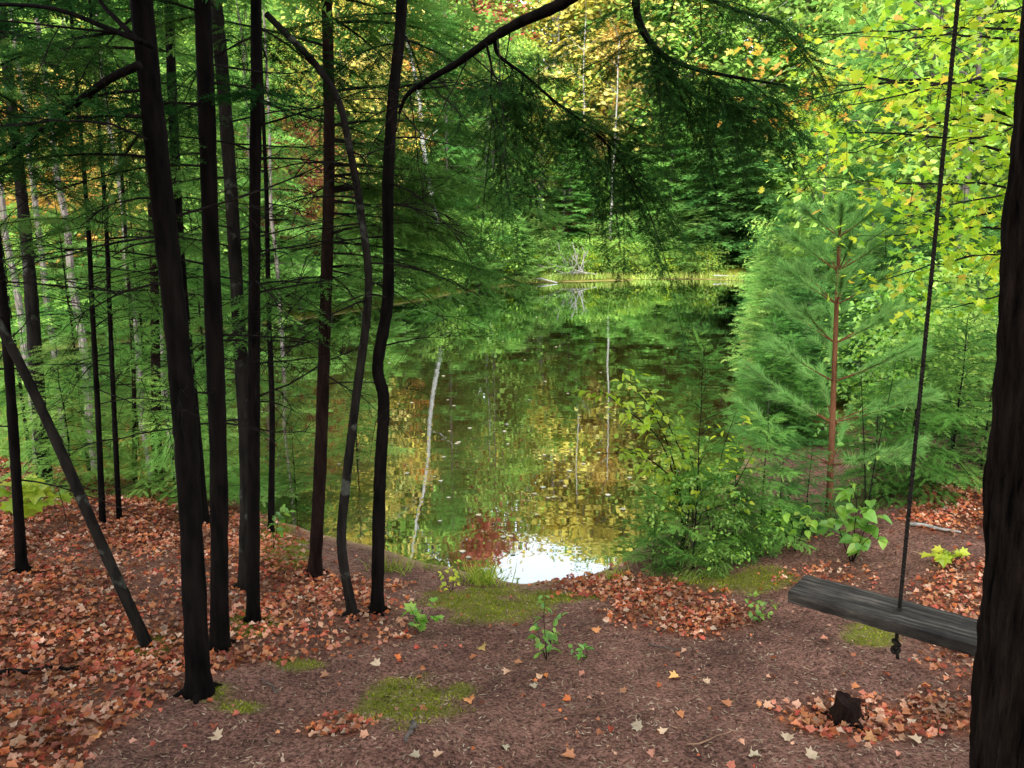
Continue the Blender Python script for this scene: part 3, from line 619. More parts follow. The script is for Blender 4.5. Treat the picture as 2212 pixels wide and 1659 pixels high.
for pp, Ys, r in (([(302, 140), (230, 175), (150, 235), (80, 290), (0, 330), (-80, 370)], (2.9, 2.95, 3.0, 3.05, 3.1, 3.1), .016), ([(330, 100), (230, 60), (120, 20), (0, 10), (-90, 20)], (2.9, 3.0, 3.05, 3.1, 3.1), .011), ([(300, 90), (250, 40), (215, 0), (200, -50)], (2.9, 2.95, 3.0, 3.0), .011)):
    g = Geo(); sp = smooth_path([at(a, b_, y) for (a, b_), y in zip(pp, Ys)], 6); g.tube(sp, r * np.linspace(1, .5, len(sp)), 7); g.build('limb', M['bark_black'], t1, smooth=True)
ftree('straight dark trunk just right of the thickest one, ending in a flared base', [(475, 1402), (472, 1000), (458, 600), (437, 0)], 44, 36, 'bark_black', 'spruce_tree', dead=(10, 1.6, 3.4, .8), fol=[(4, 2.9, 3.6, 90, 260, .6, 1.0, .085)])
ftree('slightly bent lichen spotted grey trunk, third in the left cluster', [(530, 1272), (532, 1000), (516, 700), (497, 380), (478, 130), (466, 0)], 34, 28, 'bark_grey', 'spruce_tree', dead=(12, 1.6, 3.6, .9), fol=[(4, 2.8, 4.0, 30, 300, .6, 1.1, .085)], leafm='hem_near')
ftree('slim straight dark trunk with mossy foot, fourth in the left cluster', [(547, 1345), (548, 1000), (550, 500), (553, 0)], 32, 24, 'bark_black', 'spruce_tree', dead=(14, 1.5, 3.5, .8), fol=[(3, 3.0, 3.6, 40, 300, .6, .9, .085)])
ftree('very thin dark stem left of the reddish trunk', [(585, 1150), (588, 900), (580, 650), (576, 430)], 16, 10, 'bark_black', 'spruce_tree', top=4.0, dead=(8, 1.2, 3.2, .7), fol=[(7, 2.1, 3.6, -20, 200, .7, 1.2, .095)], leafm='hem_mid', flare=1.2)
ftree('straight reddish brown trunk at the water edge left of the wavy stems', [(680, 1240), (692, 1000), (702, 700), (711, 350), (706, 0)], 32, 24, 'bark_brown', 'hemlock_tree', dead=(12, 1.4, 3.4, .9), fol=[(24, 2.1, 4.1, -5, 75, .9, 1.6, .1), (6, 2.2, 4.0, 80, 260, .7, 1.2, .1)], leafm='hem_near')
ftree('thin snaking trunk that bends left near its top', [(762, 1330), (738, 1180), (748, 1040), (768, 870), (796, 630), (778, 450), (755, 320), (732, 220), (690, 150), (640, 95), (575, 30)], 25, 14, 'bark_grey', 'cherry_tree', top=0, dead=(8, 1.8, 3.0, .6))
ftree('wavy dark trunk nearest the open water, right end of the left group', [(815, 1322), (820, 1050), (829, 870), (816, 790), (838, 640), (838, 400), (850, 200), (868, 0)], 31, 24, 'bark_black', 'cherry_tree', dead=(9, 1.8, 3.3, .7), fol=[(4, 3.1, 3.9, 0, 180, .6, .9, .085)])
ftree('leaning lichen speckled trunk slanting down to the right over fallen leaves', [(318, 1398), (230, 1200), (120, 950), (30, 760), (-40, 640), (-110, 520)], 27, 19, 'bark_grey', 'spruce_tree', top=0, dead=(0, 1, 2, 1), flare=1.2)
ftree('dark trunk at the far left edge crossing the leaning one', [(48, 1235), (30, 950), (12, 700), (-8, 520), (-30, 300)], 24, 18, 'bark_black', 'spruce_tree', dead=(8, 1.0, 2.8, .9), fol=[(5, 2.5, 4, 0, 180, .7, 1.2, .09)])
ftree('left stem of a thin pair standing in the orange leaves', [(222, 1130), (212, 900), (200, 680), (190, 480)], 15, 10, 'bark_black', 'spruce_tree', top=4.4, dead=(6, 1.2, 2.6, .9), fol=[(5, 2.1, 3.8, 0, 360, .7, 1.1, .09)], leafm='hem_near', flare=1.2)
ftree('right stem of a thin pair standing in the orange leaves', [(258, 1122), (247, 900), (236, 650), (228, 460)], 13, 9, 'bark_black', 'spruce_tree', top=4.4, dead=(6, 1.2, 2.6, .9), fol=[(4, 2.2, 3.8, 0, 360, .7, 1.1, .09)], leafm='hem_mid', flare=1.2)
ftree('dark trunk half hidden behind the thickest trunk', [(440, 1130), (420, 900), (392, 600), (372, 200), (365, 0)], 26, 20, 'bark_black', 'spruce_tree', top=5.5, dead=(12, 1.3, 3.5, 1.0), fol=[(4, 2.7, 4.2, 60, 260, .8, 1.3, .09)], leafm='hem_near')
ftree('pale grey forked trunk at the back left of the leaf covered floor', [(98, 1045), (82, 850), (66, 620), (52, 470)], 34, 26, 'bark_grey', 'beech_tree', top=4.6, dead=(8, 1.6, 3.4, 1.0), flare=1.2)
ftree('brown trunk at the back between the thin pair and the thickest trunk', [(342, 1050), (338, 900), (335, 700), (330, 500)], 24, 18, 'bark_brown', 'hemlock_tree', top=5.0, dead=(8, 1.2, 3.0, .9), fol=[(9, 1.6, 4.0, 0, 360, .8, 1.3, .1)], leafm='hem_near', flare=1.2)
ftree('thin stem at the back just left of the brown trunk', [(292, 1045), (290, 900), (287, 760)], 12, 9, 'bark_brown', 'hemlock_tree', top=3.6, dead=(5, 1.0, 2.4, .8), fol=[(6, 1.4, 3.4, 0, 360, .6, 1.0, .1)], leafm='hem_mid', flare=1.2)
for px_, py_, H, wf, lab in ((640, 1090, .8, 1.4, 'bright green young fir at the water edge behind the reddish trunk'), (775, 1060, .85, 1.6, 'bright green low fir with a bough reaching right past the wavy trunk'), (470, 1090, 1.3, 1.3, 'bright green young fir behind the left cluster of trunks'), (160, 1060, 1.4, 1.2, 'green young fir behind the leaning trunk'), (380, 1070, 1.2, 1.4, 'small green young fir near the brown trunk at the back')):
    q = ghit(px_, py_); q[2] = max(q[2], -.05)
    if q[2] < .02: q[2] = .0
    s = H / 1.6; place(FINE[rng.integers(2)], 'fir_sapling', lab, 'sapling', tuple(q), (s * wf, s * wf, s), 'hem_light', 'twig')
for px_, Y, H, lf, lab in ((20, 8.4, 3.6, 'hem_near', 'slender green hemlock at the far left edge behind the grey forked trunk'), (150, 7.9, 3.2, 'hem_light', 'slender light green hemlock behind the leaning trunk'), (300, 8.2, 3.6, 'hem_mid', 'slender green hemlock behind the thin stem left of the thickest trunk'), (430, 7.6, 2.8, 'hem_light', 'slender light green hemlock seen through the gap right of the thickest trunk')):
    x = (px_ - 1106) / FOC * Y; s = H / 3.2; q = list(gl3(x, Y)); q[2] = max(q[2], -.05)
    place(POLE[rng.integers(2)], 'hemlock_sapling', lab, 'sapling', tuple(q), (s * 1.1, s * 1.1, s), lf, 'twig')

# ------------------------------------------------------------------ swing tree (near right) with overhanging limbs
cxz = lambda z: .806 + .168 + (2.94 - z) * .07
tb = np.array([cxz(1.0), 1.3, 0]); tb[2] = hz(tb[0], tb[1])
st = thing('hemlock_tree', 'massive nearly black trunk at the right edge with limbs overhanging the pond', 'tree', tuple(tb))
zz = np.linspace(tb[2] - .1, 7.5, 420); sg = 110; th = np.arange(sg) * 2 * math.pi / sg
TH, ZZ = np.meshgrid(th, zz)
rad = .16 - .006 * (ZZ - 1) + .06 * np.exp(-(ZZ - tb[2]) / .15)
cxn = np.cos(TH) * 5 + 40; cyn = np.sin(TH) * 5 + 40
rid = fbm(cxn * 1.9 + .3 * np.sin(ZZ * 3), cyn * 1.9 + ZZ * .9, 4); rid2 = fbm(cxn * 6 + 9, cyn * 6 + ZZ * 9, 3)
rad = rad + (np.abs(rid - .47) * 2 - .25) * .03 + (rid2 - .44) * .03
lean = np.where(ZZ < 3.2, cxz(ZZ), cxz(3.2) - .02 * (ZZ - 3.2))
VV = np.stack([lean + rad * np.cos(TH), tb[1] + rad * np.sin(TH), ZZ], -1)
i = np.arange(419)[:, None] * sg; j = np.arange(sg)[None]; j2 = (j + 1) % sg
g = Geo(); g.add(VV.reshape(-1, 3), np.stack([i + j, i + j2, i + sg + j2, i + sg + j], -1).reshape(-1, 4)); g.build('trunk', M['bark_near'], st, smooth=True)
tz = lambda z: np.array([cxz(3.2) - .02 * (z - 3.2), tb[1], z])
gf, gw = Geo(), Geo()
def limb(P, r0, r1):
    sp = smooth_path(P, 8); g = Geo(); g.tube(sp, np.linspace(r0, r1, len(sp)) * (1 + rng.normal(0, .04, len(sp))), 8); g.build('limb', M['bark_black'], st, smooth=True); return sp
L1 = limb([tz(4.6), at(1560, -330, 2.7), at(1330, -90, 3.0), at(1225, 0, 3.1), at(1120, 50, 3.25), at(1060, 85, 3.3), at(990, 135, 3.4), at(930, 170, 3.5), at(880, 205, 3.6), at(862, 245, 3.65)], .031, .007)
L1b = limb([at(1068, 82, 3.3), at(1078, 120, 3.35), at(1130, 160, 3.4), at(1200, 220, 3.5), at(1280, 280, 3.55), at(1340, 350, 3.6), at(1390, 430, 3.65)], .009, .003)
L1c = limb([at(1050, 92, 3.3), at(1062, 150, 3.3), at(1060, 210, 3.3), at(1080, 280, 3.3)], .006, .002)
L2 = limb([tz(4.8), at(1600, -300, 2.9), at(1400, -80, 3.2), at(1375, 20, 3.3), at(1415, 105, 3.35), at(1490, 145, 3.4), at(1580, 165, 3.45), at(1700, 185, 3.5)], .025, .004)
L2b = limb([at(1415, 105, 3.35), at(1440, 160, 3.45), at(1500, 205, 3.55), at(1590, 230, 3.6), at(1670, 235, 3.65)], .008, .003)
L3 = limb([tz(4.7), at(1500, -240, 2.6), at(1450, -60, 3.0), at(1560, 10, 3.2), at(1690, 50, 3.3)], .02, .004)
def sprays(sp, n, a0, b0, La, Lb, dirs, dr=(.25, .6)):
    for q in range(n):
        p_ = sp[int((a0 + (b0 - a0) * (q + rng.random()) / n) * (len(sp) - 1))]
        d = np.array(dirs) + rng.normal(0, .38, 3)
        hem_branch(gf, gw, p_, d, rng.uniform(La, Lb), rng.uniform(*dr), .053, .035, SP_FINE, .25, r0=.0025)
sprays(L1b, 32, .2, 1, .26, .52, (.45, .2, -.4))
sprays(L1b, 11, .3, .9, .2, .42, (-.5, .1, -.5))
sprays(L1c, 11, .3, 1, .22, .48, (0, .2, -.5))
sprays(L2, 20, .48, 1, .24, .46, (.5, .2, -.35))
sprays(L2b, 18, .15, 1, .22, .42, (.4, .2, -.35))
sprays(L2, 8, .42, .75, .22, .42, (-.5, .2, -.35))
sprays(L3, 13, .45, 1, .2, .44, (.4, .2, -.25))
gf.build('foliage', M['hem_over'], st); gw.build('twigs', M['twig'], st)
for q in range(12):
    p_ = L1[int(rng.uniform(.45, .98) * (len(L1) - 1))]
    dead_branch(p_, np.array([rng.normal(-.2, .5), rng.normal(0, .4), rng.normal(-.5, .4)]), rng.uniform(.25, .6), .0035).build('dead_branch', M['twig'], st)

# ------------------------------------------------------------------ swing
ra = at(1942, 1318, 2.25); le = at(1722, 1258, 2.46)
ax = unit(ra - le)
Lp = np.linalg.norm(ra - le); re = le + ax * (Lp * 2 + .42); rb2 = le + ax * (Lp + .42)
sw = thing('rope_swing', 'weathered grey plank swing hung on twisted rope beside the massive dark trunk', 'swing', tuple(ra - np.array([0, 0, .05])))
wd = unit(np.cross(UP, ax)); nn = np.cross(ax, wd)
nL, W_, H_ = 40, .18, .04
prof = []
for a in np.linspace(0, 2 * math.pi, 25)[:-1]:
    cxx, cyy = math.cos(a), math.sin(a); e = .16
    prof.append((W_ / 2 * math.copysign(abs(cxx) ** e, cxx), H_ / 2 * math.copysign(abs(cyy) ** e, cyy)))
prof = np.array(prof)
tt = np.concatenate([[0, .002, .006], np.linspace(.02, .98, nL), [.99, .996, 1]]); inset = np.concatenate([[.93, .98, .995], np.ones(nL), [.99, .96, .9]])
ctr = (le + (re - le) * tt[:, None]) - nn * H_ / 2
V = ctr[:, None] + inset[:, None, None] * (prof[None, :, :1] * wd + prof[None, :, 1:] * nn)
V = V + rng.normal(0, .001, (len(tt), 1, 1)) * nn
k = 24; i = np.arange(len(tt) - 1)[:, None] * k; j = np.arange(k)[None]; j2 = (j + 1) % k
g = Geo(); g.add(V.reshape(-1, 3), np.stack([i + j, i + j2, i + k + j2, i + k + j], -1).reshape(-1, 4))
g.f.append((np.array([list(range(k))[::-1]]), 0)); g.f.append((np.array([[(len(tt) - 1) * k + q for q in range(k)]]), 0))
m, nt, out = newmat('weathered plank')
tc = nt.nodes.new('ShaderNodeMapping'); ang = math.atan2(ax[1], ax[0]); tc.vector_type = 'POINT'; tc.inputs['Rotation'].default_value = (0, 0, -ang); nt.links.new(pos(nt), tc.inputs['Vector'])
v = stretch(nt, tc.outputs[0], (3, 45, 20)); n1 = noise(nt, 1.3, 5, .7, v); n2 = noise(nt, 9, 3, .6, pos(nt))
c = ramp(nt, [(.34, (.006, .005, .004)), (.5, (.034, .029, .0235)), (.68, (.105, .092, .076))], n1); c = mixc(nt, 1.0, c, ramp(nt, [(.3, (.5, .5, .5)), (.7, (1.35, 1.35, 1.35))], n2), 'MULTIPLY')
p = N(nt, 'ShaderNodeBsdfPrincipled', i_Roughness=.75); p.inputs['Specular IOR Level'].default_value = .15; nt.links.new(c, p.inputs['Base Color'])
b = N(nt, 'ShaderNodeBump', i_Strength=.8, i_Distance=.008); nt.links.new(n1, b.inputs['Height']); nt.links.new(b.outputs[0], p.inputs['Normal']); nt.links.new(p.outputs[0], out.inputs[0])
g.build('seat', m, sw, smooth=False)
M['rope'] = bark_mat('dark weathered rope', (.006, .0055, .005), (.03, .026, .021), (60, 60, 60), .4)
for bp, nm in ((ra, 0), (rb2, 1)):
    top = np.array([bp[0] - .035, bp[1] + .03, 4.7]); bot = bp - nn * .12
    n = 800; t = np.linspace(0, 1, n); base = top + (bot - top) * t[:, None]
    Lr = np.linalg.norm(top - bot); g = Geo()
    for s_ in range(3):
        ph = t * Lr / .036 * 2 * math.pi + s_ * 2.094
        g.tube(base + .0032 * np.column_stack([np.cos(ph), np.sin(ph), 0 * ph]), .0035, 5)
    ro = g.build('rope', M['rope'], sw, smooth=True)
    g = Geo(); kk = np.linspace(0, 1, 60)
    kn = bot + np.column_stack([.009 * np.cos(kk * 12.5), .009 * np.sin(kk * 12.5), .015 * np.sin(kk * 6.0) - .01 * kk]); g.tube(kn, .007, 6)
    g.tube(bot + np.array([[0, 0, 0], [.006, 0, -.03], [.012, .004, -.05]]), [.007, .005, .006], 6)
    kob = g.build('knot', M['rope'], ro, origin=tuple(sw.location), smooth=True)
    limb([tz(4.55), (tz(4.6) + top) / 2 + np.array([0, 0, .12]), top, top + unit(top - tz(4.6)) * .8 + np.array([0, 0, .1])], .045, .02)

q = ghit(1828, 1555); g = Geo(); st2 = thing('tree_stump', 'small dark weathered stump beneath the swing among fallen leaves', 'stump', tuple(q))
th = np.arange(24) * 2 * math.pi / 24; zz = np.array([-.04, 0, .025, .05, .08, .095])
TH, ZZ = np.meshgrid(th, zz); rad = .048 + .03 * np.exp(-np.maximum(ZZ, 0) / .03); rad = rad * (1 + .14 * np.sin(TH * 3 + 1) + .07 * np.sin(TH * 7))
jag = np.where(ZZ > .085, rng.normal(0, .004, TH.shape) + .01 * np.cos(TH - 2), 0)
V = np.stack([q[0] + rad * np.cos(TH), q[1] + rad * np.sin(TH), q[2] + ZZ + jag], -1)
i = np.arange(5)[:, None] * 24; j = np.arange(24)[None]; j2 = (j + 1) % 24
g.add(V.reshape(-1, 3), np.stack([i + j, i + j2, i + 24 + j2, i + 24 + j], -1).reshape(-1, 4))
g.add(np.vstack([V[-1], [[q[0], q[1], q[2] + .088]]]), np.array([[a, (a + 1) % 24, 24] for a in range(24)])); g.build('stump_body', M['bark_brown'], st2)
for a in (.3, 2.2, 3.6, 5.0):
    g = Geo(); k = np.linspace(0, 1, 5); d = np.array([math.cos(a), math.sin(a), 0]); P = q + d * (.04 + .09 * k)[:, None]; P[:, 2] = height(P[:, 0], P[:, 1]) + .025 * (1 - k) - .004
    g.tube(P, np.linspace(.02, .005, 5), 6); g.build('root', M['bark_brown'], st2, smooth=True)

# ------------------------------------------------------------------ right maple
mb = np.array([4.3, 5.4, 0]); mb[2] = hz(4.3, 5.4)
mt = thing('maple_tree', 'young maple with yellow green leaves spreading in from the right edge', 'tree', tuple(mb))
g = Geo(); mp = smooth_path([mb - UP * .1, mb + np.array([-.05, 0, 1.2]), mb + np.array([.02, .05, 2.6]), mb + np.array([-.1, 0, 4.2]), mb + np.array([-.05, 0, 6])], 8)
g.tube(mp, np.linspace(.07, .025, len(mp)), 9); g.build('trunk', M['bark_grey'], mt, smooth=True)
gl_ = Geo()
def leafcluster(gl, c, n, spread, size, T, F, down=.55, tint=None):
    P = c + rng.normal(0, 1, (n, 3)) * spread
    a = rng.random(n) * 6.28; A = np.column_stack([np.cos(a), np.sin(a), -down + rng.normal(0, .3, n)])
    Nn = UP + rng.normal(0, .4, (n, 3))
    gl.scatter(P, A, Nn, size * rng.uniform(.5, 1.2, n), T, F, 0, tint)
tips = [(1700, 210, 4.9), (1735, 110, 5.2), (1790, 30, 4.6), (1750, 280, 5.3), (1830, 240, 4.4), (1880, 400, 4.8), (1850, 330, 5.6), (1900, 500, 5.2), (1950, 590, 4.7), (2040, 650, 5.0), (1930, 120, 4.2), (1990, 300, 4.3), (2020, 440, 4.6), (2060, 200, 5.2), (1850, 160, 5.8), (2080, 560, 4.4), (1940, -60, 4.6), (2100, 60, 4.4), (1970, 20, 5.4), (2120, 360, 5.0), (1780, 180, 5.0), (1940, 470, 5.5)]
for (a, b_, y) in tips:
    e = at(a, b_, y); z0 = min(max(e[2] - rng.uniform(.0, .7), 1.3), 5.6); s0 = np.array([np.interp(z0, mp[:, 2], mp[:, 0]), np.interp(z0, mp[:, 2], mp[:, 1]), z0])
    mid = (s0 + e) / 2 + np.array([0, 0, .22]) + rng.normal(0, .08, 3)
    sp = smooth_path([s0, mid, e], 10); sp += np.cumsum(rng.normal(0, .008, sp.shape), 0)
    g = Geo(); g.tube(sp, np.linspace(.016, .003, len(sp)), 5); lt = rng.uniform(-.2, .1)
    for u in np.linspace(.35, 1, 10):
        c = sp[int(u * (len(sp) - 1))]
        for sgn in (-1, 1):
            tw = c + np.array([rng.normal(-.05, .15), sgn * rng.uniform(.05, .3), rng.normal(-.03, .08)])
            g.tube(np.array([c, (c + tw) / 2 + UP * .02, tw]), .0022, 3, cap=False)
            leafcluster(gl_, tw, 7, np.array([.13, .13, .035]), .062, T_MAP, F_MAP, tint=np.clip(rng.beta(1.8, 2.4, 7) + lt + (.42 if (u > .88 and a < 1800) else 0), 0, 1))
    g.build('limb', M['twig'], mt)
gl_.build('crown', M['maple_near'], mt)

# ------------------------------------------------------------------ pine sapling
pb = ghit(1790, 1120); Yp = pb[1]
ps = thing('pine_sapling', 'slender young white pine with orange brown stem and long soft needles by the water', 'sapling', tuple(pb))
pth = smooth_path([pb - UP * .05, at(1797, 950, Yp), at(1805, 720, Yp), at(1813, 520, Yp), at(1817, 430, Yp)], 10)
g = Geo(); g.tube(pth, np.linspace(.028, .008, len(pth)), 9); g.build('trunk', M['pine_bark'], ps, smooth=True)
gn = Geo(); T_ND = np.array([(-.5, 0, 0), (.5, 0, 0), (0, 1, 0)]) * np.array([.04, 1, 1]); F_ND = np.array([[0, 1, 2]])
zt = pth[-1][2]; zb = pb[2]
for wz in (.18, .32, .45, .57, .69, .79, .89):
    z = zb + (zt - zb) * wz; c = np.array([np.interp(z, pth[:, 2], pth[:, 0]), np.interp(z, pth[:, 2], pth[:, 1]), z]); a0 = rng.random() * 6
    for q in range(5):
        a = a0 + q * 1.257 + rng.normal(0, .15); L = (.2 + .72 * (1 - wz) ** .8) * rng.uniform(.75, 1.15)
        d = unit([math.cos(a), math.sin(a), .22 + .5 * wz]); k = np.linspace(0, 1, 7)
        bp = c + d * L * k[:, None] + UP * (.12 * L * k ** 2)[:, None]; g = Geo(); g.tube(bp, np.linspace(.006, .003, 7), 5); g.build('branch', M['pine_bark'], ps)
        ends = [(bp, .25)]
        for s_ in (-1, 1):
            if L > .3:
                sdv_ = np.cross(d, UP) * s_; bb = bp[4] + unit(d + sdv_ * .8) * (L * .35) * k[:, None]; ends.append((bb, .35))
        for (bb, st_) in ends:
            nT = int(62 * (bb is bp) + 34); u = st_ + (1 - st_) * rng.random(nT) ** .7
            cc = np.column_stack([np.interp(u, k, bb[:, x_]) for x_ in range(3)]); cc = np.repeat(cc, 6, 0)
            dd = unit(bb[-1] - bb[0]); A = unit(dd * 1.0 + rng.normal(0, .38, cc.shape) + UP * .1)
            gn.scatter(cc, A, rng.normal(0, 1, cc.shape), .1 * rng.uniform(.7, 1.15, len(cc)), T_ND, F_ND, 0, np.repeat(rng.random(nT), 6))
nT = 260; cc = np.repeat(pth[-1][None] - UP * rng.uniform(0, .3, (nT, 1)), 1, 0); gn.scatter(cc, unit(UP * .9 + rng.normal(0, .5, cc.shape)), rng.normal(0, 1, cc.shape), .1, T_ND, F_ND)
gn.build('needles', M['pine'], ps)

# ------------------------------------------------------------------ saplings and plants on the right bank and path
def sapling(name, label, cat, base, paths, leaf, nper, T, F, mat, sr=.008, tw=.12, start=.3, stemm='twig', group=None):
    b0 = ghit(*base); b0[2] = hz(b0[0], b0[1]); t = thing(name, label, cat, tuple(b0), group); gl = Geo()
    for pp in paths:
        P = [b0 - UP * .02] + [at(a, c, b0[1] + rng.normal(0, .06)) for a, c in pp]
        sp = smooth_path(P, 8); g = Geo(); g.tube(sp, sr * np.linspace(1, .25, len(sp)), 6)
        for q in range(nper):
            u = start + (1 - start) * (q + rng.random()) / nper; c = sp[min(len(sp) - 1, int(u * (len(sp) - 1)))]
            a = rng.random() * 6.28; d = np.array([math.cos(a), math.sin(a), rng.uniform(-.1, .5)]); e = c + d * tw * rng.uniform(.3, 1.2)
            g.tube(np.array([c, (c + e) / 2 + UP * .01, e]), sr * .16, 3, cap=False)
            k = 2; A = np.repeat((d * .7 - UP * .35)[None], k, 0) + rng.normal(0, .4, (k, 3))
            gl.scatter(np.vstack([e, (c + e) / 2]), A, UP + rng.normal(0, .35, (k, 3)), leaf * rng.uniform(.65, 1.2, k), T, F)
        g.build('stem', M[stemm], t)
    gl.build('leaves', M[mat], t); return t
sapling('birch_sapling', 'young birch with yellow green leaves arching left over the water', 'sapling', (1470, 1228), [[(1475, 1120), (1455, 1000), (1410, 890), (1330, 790)], [(1470, 1100), (1430, 960), (1360, 890), (1290, 840)], [(1490, 1050), (1450, 930), (1400, 840)], [(1495, 1100), (1400, 990), (1300, 980)], [(1480, 1120), (1440, 1040), (1380, 1000)]], .07, 30, T_OV, F_OV, 'lime', .008, .14, .4)
sapling('birch_sapling', 'thin leafy stem rising beside the dark narrow cedar', 'sapling', (1540, 1215), [[(1545, 1100), (1560, 980), (1590, 890)], [(1530, 1120), (1500, 1020), (1480, 940)], [(1560, 1110), (1600, 1030), (1630, 970)]], .06, 15, T_OV, F_OV, 'lime', .006, .14, .35)
sapling('birch_sapling', 'thin upright stem with small leaves right of the pine sapling', 'sapling', (1870, 1130), [[(1868, 1000), (1862, 860), (1858, 740)], [(1890, 1000), (1920, 860), (1935, 780)]], .05, 16, T_OV, F_OV, 'plant', .006, .12, .35)
sapling('viburnum_shrub', 'broad heart shaped green leaves in front of the pine sapling', 'shrub', (1840, 1215), [[(1845, 1150), (1850, 1080), (1835, 1045)], [(1870, 1140), (1895, 1090)], [(1815, 1150), (1800, 1090)], [(1860, 1180), (1890, 1150)]], .09, 8, T_HEART, F_HEART, 'plant', .005, .1, .35)
sapling('viburnum_shrub', 'low leafy shrub left of the heart leaved shrub', 'shrub', (1720, 1190), [[(1710, 1130), (1690, 1095)], [(1740, 1130), (1760, 1100)], [(1700, 1150), (1670, 1130)]], .065, 10, T_OV, F_OV, 'plant', .004, .1, .3)
sapling('seedling', 'knee high leafy seedling standing alone in the middle of the path', 'plant', (1182, 1425), [[(1178, 1380), (1175, 1330), (1180, 1270)], [(1190, 1385), (1198, 1340)], [(1170, 1395), (1162, 1360)]], .046, 9, T_OV, F_OV, 'plant', .003, .045, .25)
sapling('seedling', 'tiny green sprig on the bare soil right of the path seedling', 'plant', (1265, 1425), [[(1268, 1410), (1262, 1398)], [(1250, 1412), (1240, 1405)]], .038, 4, T_OV, F_OV, 'plant', .002, .03, .3)
sapling('oak_seedling', 'dark green lobed seedling beside the foot of the wavy trunk', 'plant', (915, 1365), [[(912, 1335), (918, 1300)], [(925, 1340), (950, 1320)], [(900, 1340), (885, 1310)]], .06, 4, T_MAP, F_MAP, 'plant', .003, .05, .35)
sapling('seedling', 'small leafy plant on the right bank above the mossy edge', 'plant', (1640, 1345), [[(1640, 1310), (1645, 1280)], [(1655, 1320), (1670, 1300)], [(1625, 1320), (1610, 1300)]], .04, 7, T_OV, F_OV, 'plant', .002, .05, .2)
sapling('maple_seedling', 'yellow green maple seedling at the left edge behind the leaf litter', 'plant', (60, 1115), [[(60, 1070), (70, 1035)], [(85, 1080), (105, 1060)], [(40, 1080), (15, 1050)]], .13, 7, T_MAP, F_MAP, 'lime', .004, .14, .35)
sapling('maple_seedling', 'bright maple seedling low at the right beside the swing rope', 'plant', (2040, 1225), [[(2045, 1200), (2050, 1190)], [(2070, 1205), (2085, 1195)]], .085, 4, T_MAP, F_MAP, 'lime', .003, .08, .35)
sapling('seedling', 'green leafy sprig on the thin stem left of the reddish trunk', 'plant', (590, 1185), [[(590, 1140), (585, 1095)], [(600, 1130), (600, 1090)]], .07, 5, T_OV, F_OV, 'plant', .003, .08, .4)
sapling('seedling', 'yellowish sprig at the water edge right of the grass tuft', 'plant', (975, 1280), [[(980, 1250), (975, 1215)], [(965, 1255), (955, 1230)]], .045, 7, T_OV, F_OV, 'lime', .002, .05, .2)
q = ghit(1497, 1232); q[2] = hz(q[0], q[1]) - .01
place(CEDAR[0], 'cedar_sapling', 'narrow dark green young cedar between the birch and the pine saplings', 'sapling', tuple(q), (1.0, 1.0, 1.02), 'hem_near', 'twig')
for (px_, py_, H, wf, lf, lab) in ((1410, 1222, .65, 1.1, 'hem_mid', 'low hemlock shrub at the water edge under the arching birch'), (1580, 1205, .9, 1.0, 'hem_near', 'low hemlock shrub right of the narrow young cedar'),
        (1460, 1220, .7, 1.0, 'hem_near', 'low hemlock shrub left of the foot of the narrow young cedar'), (1535, 1215, .75, 1.0, 'hem_light', 'low light green hemlock shrub right of the foot of the narrow young cedar'), (1640, 1180, 1.05, 1.0, 'hem_mid', 'green hemlock shrub left of the pine sapling stem'), (1680, 1150, .8, 1.2, 'hem_shade', 'dark green hemlock shrub close to the left of the pine sapling stem'),
        (1740, 1130, .7, 1.2, 'hem_shade', 'dark hemlock shrub around the pine sapling stem'), (1880, 1080, 1.0, 1.1, 'hem_near', 'green hemlock shrub right of the pine sapling stem'),
        (1960, 1060, 1.4, 1.2, 'hem_near', 'tall hemlock shrub behind the swing rope'), (2050, 1040, 1.6, 1.2, 'hem_mid', 'tall hemlock shrub between the swing rope and the massive trunk'), (2120, 1010, 1.2, 1.3, 'hem_shade', 'dark hemlock shrub partly hidden by the massive trunk')):
    q = ghit(px_, py_); q[2] = hz(q[0], q[1]) - .01; s = H / 1.6
    place(FINE[rng.integers(2)], 'hemlock_sapling', lab, 'sapling', tuple(q), (s * wf, s * wf, s), lf, 'twig')
for (px_, py_, s, lab) in ((1610, 1200, .32, 'small leafy bush at the left of the low leafy shrub'), (1510, 1222, .34, 'small leafy bush in front of the narrow young cedar')):
    q = ghit(px_, py_); q[2] = hz(q[0], q[1]) - .01
    place(SHRB[rng.integers(2)], 'leafy_bush', lab, 'shrub', tuple(q), s, 'plant', 'twig')
for (px_, py_, n, h_, lab) in ((1040, 1262, 170, .2, 'clump of fine grass at the water edge beside the moss'), (850, 1235, 110, .14, 'small grass tuft at the water edge right of the wavy trunk'), (1330, 1250, 80, .1, 'short grass fringe at the right of the landing'), (930, 1230, 70, .1, 'thin grass sprouts at the waterline left of the grass clump')):
    q = ghit(px_, py_); q[2] = hz(q[0], q[1]); g = Geo()
    P = q + np.column_stack([rng.normal(0, .07, n), rng.normal(0, .04, n), np.zeros(n)]); A = UP + rng.normal(0, .5, (n, 3)) * np.array([1, 1, .1])
    g.scatter(P, A, rng.normal(0, 1, (n, 3)), h_ * rng.uniform(.5, 1.2, n), TG, FG)
    tag(g.build('grass_tuft', M['grass'], origin=tuple(q)), lab, 'grass')

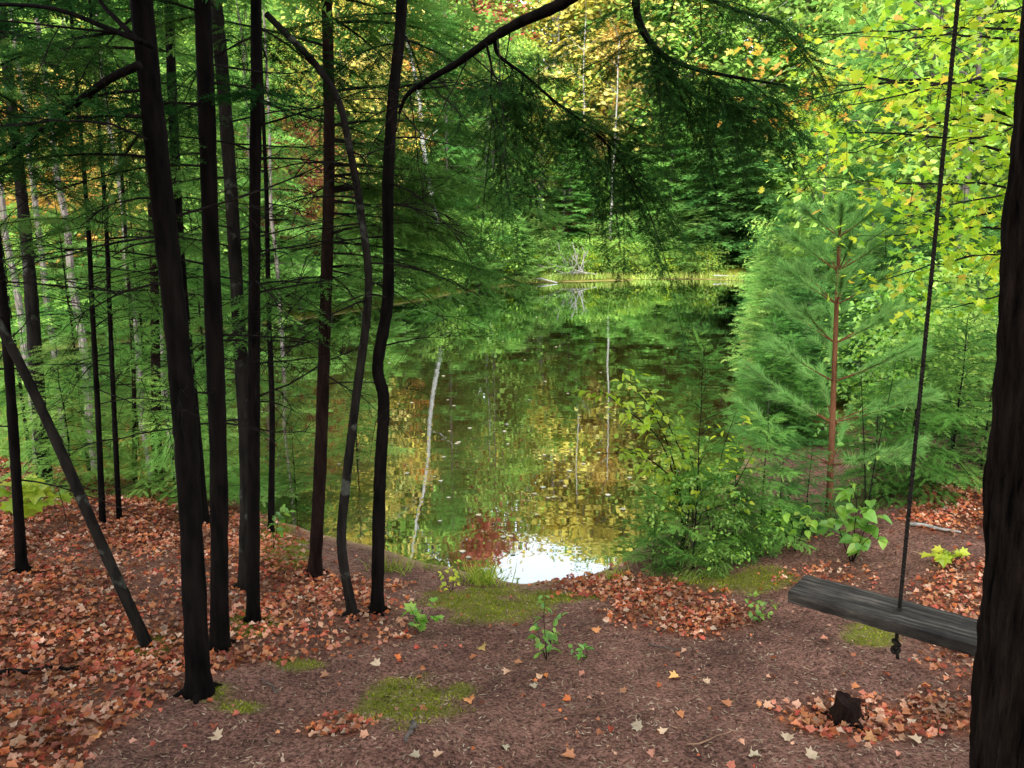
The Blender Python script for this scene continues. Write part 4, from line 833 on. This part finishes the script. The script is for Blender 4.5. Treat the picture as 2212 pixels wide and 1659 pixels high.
# ------------------------------------------------------------------ litter
n = 300000
x = rng.uniform(-7, 4, n); y = rng.uniform(1.6, 10, n); z = height(x, y); P = np.column_stack([x, y, z]); px, py = project(P)
dn = leafdens(px, py, x, y)
keep = (rng.random(n) < (dn * .5 + .007) * np.clip(1.4 - y / 14, .5, 1)) & (z > -.25) & (px > -80) & (px < 2290)
P = P[keep]; k = len(P); inw = P[:, 2] < .02
P[:, 2] += np.where(inw, .003, rng.uniform(.003, .02, k))
a = rng.random(k) * 6.28; A = np.column_stack([np.cos(a), np.sin(a), rng.normal(0, .25, k)]); Nn = UP + rng.normal(0, .38, (k, 3))
szs = .015 + .031 * rng.random(k) ** 1.6
g = Geo(); g.scatter(P, A, Nn, szs, T_LIT, F_LIT); tag(g.build('leaf_litter', M['litter']), 'orange and red fallen leaves covering the forest floor', 'leaves', kind='stuff')
n = 42000
x = rng.uniform(-3.2, 3, n); y = 1.6 + 4.2 * rng.random(n) ** 1.3; z = height(x, y); kp = z > .01; P = np.column_stack([x, y, z + .003])[kp]; k = len(P)
a = rng.random(k) * 6.28; A = np.column_stack([np.cos(a), np.sin(a), rng.normal(0, .15, k)])
g = Geo(); g.scatter(P, A, UP + rng.normal(0, .3, (k, 3)), rng.uniform(.006, .026, k), T_STK * np.array([1.9, 1, 1]), F_STK)
tag(g.build('soil_debris', M['debris']), 'brown needle and bark crumbs scattered over the bare path', 'debris', kind='stuff')
n = 190000; x = rng.uniform(-2.5, 3, n); y = rng.uniform(1.8, 7, n); z = height(x, y); P = np.column_stack([x, y, z]); px, py = project(P)
kp = (rng.random(n) < mossdens(px, py, x, y) * .88) & (z > .01); P = P[kp]; k = len(P)
g = Geo(); g.scatter(P, UP + rng.normal(0, .5, (k, 3)), rng.normal(0, 1, (k, 3)), rng.uniform(.008, .02, k), np.array([(-.2, 0, 0), (.2, 0, 0), (0, 1, 0)]), np.array([[0, 1, 2]]))
tag(g.build('moss', M['moss']), 'yellow green moss patches on the path and around trunk feet', 'moss', kind='stuff')
for (px_, py_) in ((1385, 1578), (1430, 1590), (1085, 1615), (1155, 1490), (1012, 1512), (940, 1640), (1700, 1605), (1620, 1640), (1530, 1480), (1290, 1370), (1100, 1452), (710, 1462), (475, 1600), (210, 1600), (1465, 1465), (1575, 1530), (1890, 1600), (1745, 1640), (1985, 1610), (1650, 1530), (820, 1440), (1350, 1500), (1240, 1640), (1040, 1400), (905, 1640)):
    q = ghit(px_, py_); a = rng.random() * 6.28; g = Geo()
    g.scatter(q[None] + UP * .012, np.array([[math.cos(a), math.sin(a), .1]]), UP[None] + rng.normal(0, .25, (1, 3)), np.array([rng.uniform(.035, .06)]), T_MAP * np.array([1, 1, 1.8]), F_MAP)
    tag(g.build('fallen_leaf', M['pale_leaf'], origin=tuple(q)), 'single dry maple leaf lying on the bare soil path', 'leaf', 'single leaves on the path')
for q_ in range(100):
    yy = 5.6 + 20 * rng.random() ** 2.0; xx = rng.uniform(-2.5, 3.5) * yy / 10
    if sdv(xx, yy) > -.3: continue
    a = rng.random() * 6.28; g = Geo()
    g.scatter(np.array([[xx, yy, .007]]), np.array([[math.cos(a), math.sin(a), 0]]), UP[None], np.array([rng.uniform(.035, .06)]), T_MAP * np.array([1, 1, .2]), F_MAP)
    tag(g.build('floating_leaf', M['float_leaf'], origin=(xx, yy, .007)), 'pale leaf floating flat on the pond', 'leaf', 'leaves floating on the pond')
for (p1, p2, r, lab, m_) in (((0, 1462), (175, 1448), .012, 'dark stick lying on leaves at the left edge', 'twig'), ((1965, 1138), (2075, 1155), .014, 'pale broken stick lying on the right bank', 'deadwood'), ((890, 1570), (880, 1615), .012, 'short stub of wood below the mossy hump', 'far_bark'), ((1180, 1560), (1330, 1535), .004, 'thin twig lying across the middle of the path', 'debris'), ((1490, 1620), (1600, 1585), .004, 'thin twig lying on the soil at the right of the path', 'debris'), ((1400, 1395), (1480, 1410), .004, 'thin pale twig on the soil below the right leaf patch', 'far_bark'), ((600, 1500), (560, 1470), .005, 'short twig on the soil right of the thickest trunk', 'far_bark')):
    a = ghit(*p1); b_ = ghit(*p2); k = np.linspace(0, 1, 7)[:, None]; P = a + (b_ - a) * k + rng.normal(0, .008, (7, 3)); P[:, 2] = height(P[:, 0], P[:, 1]) + r * .8 + .008
    g = Geo(); g.tube(P, r * np.linspace(1, .5, 7), 6); tag(g.build('stick', M[m_], origin=tuple(a), smooth=True), lab, 'stick')
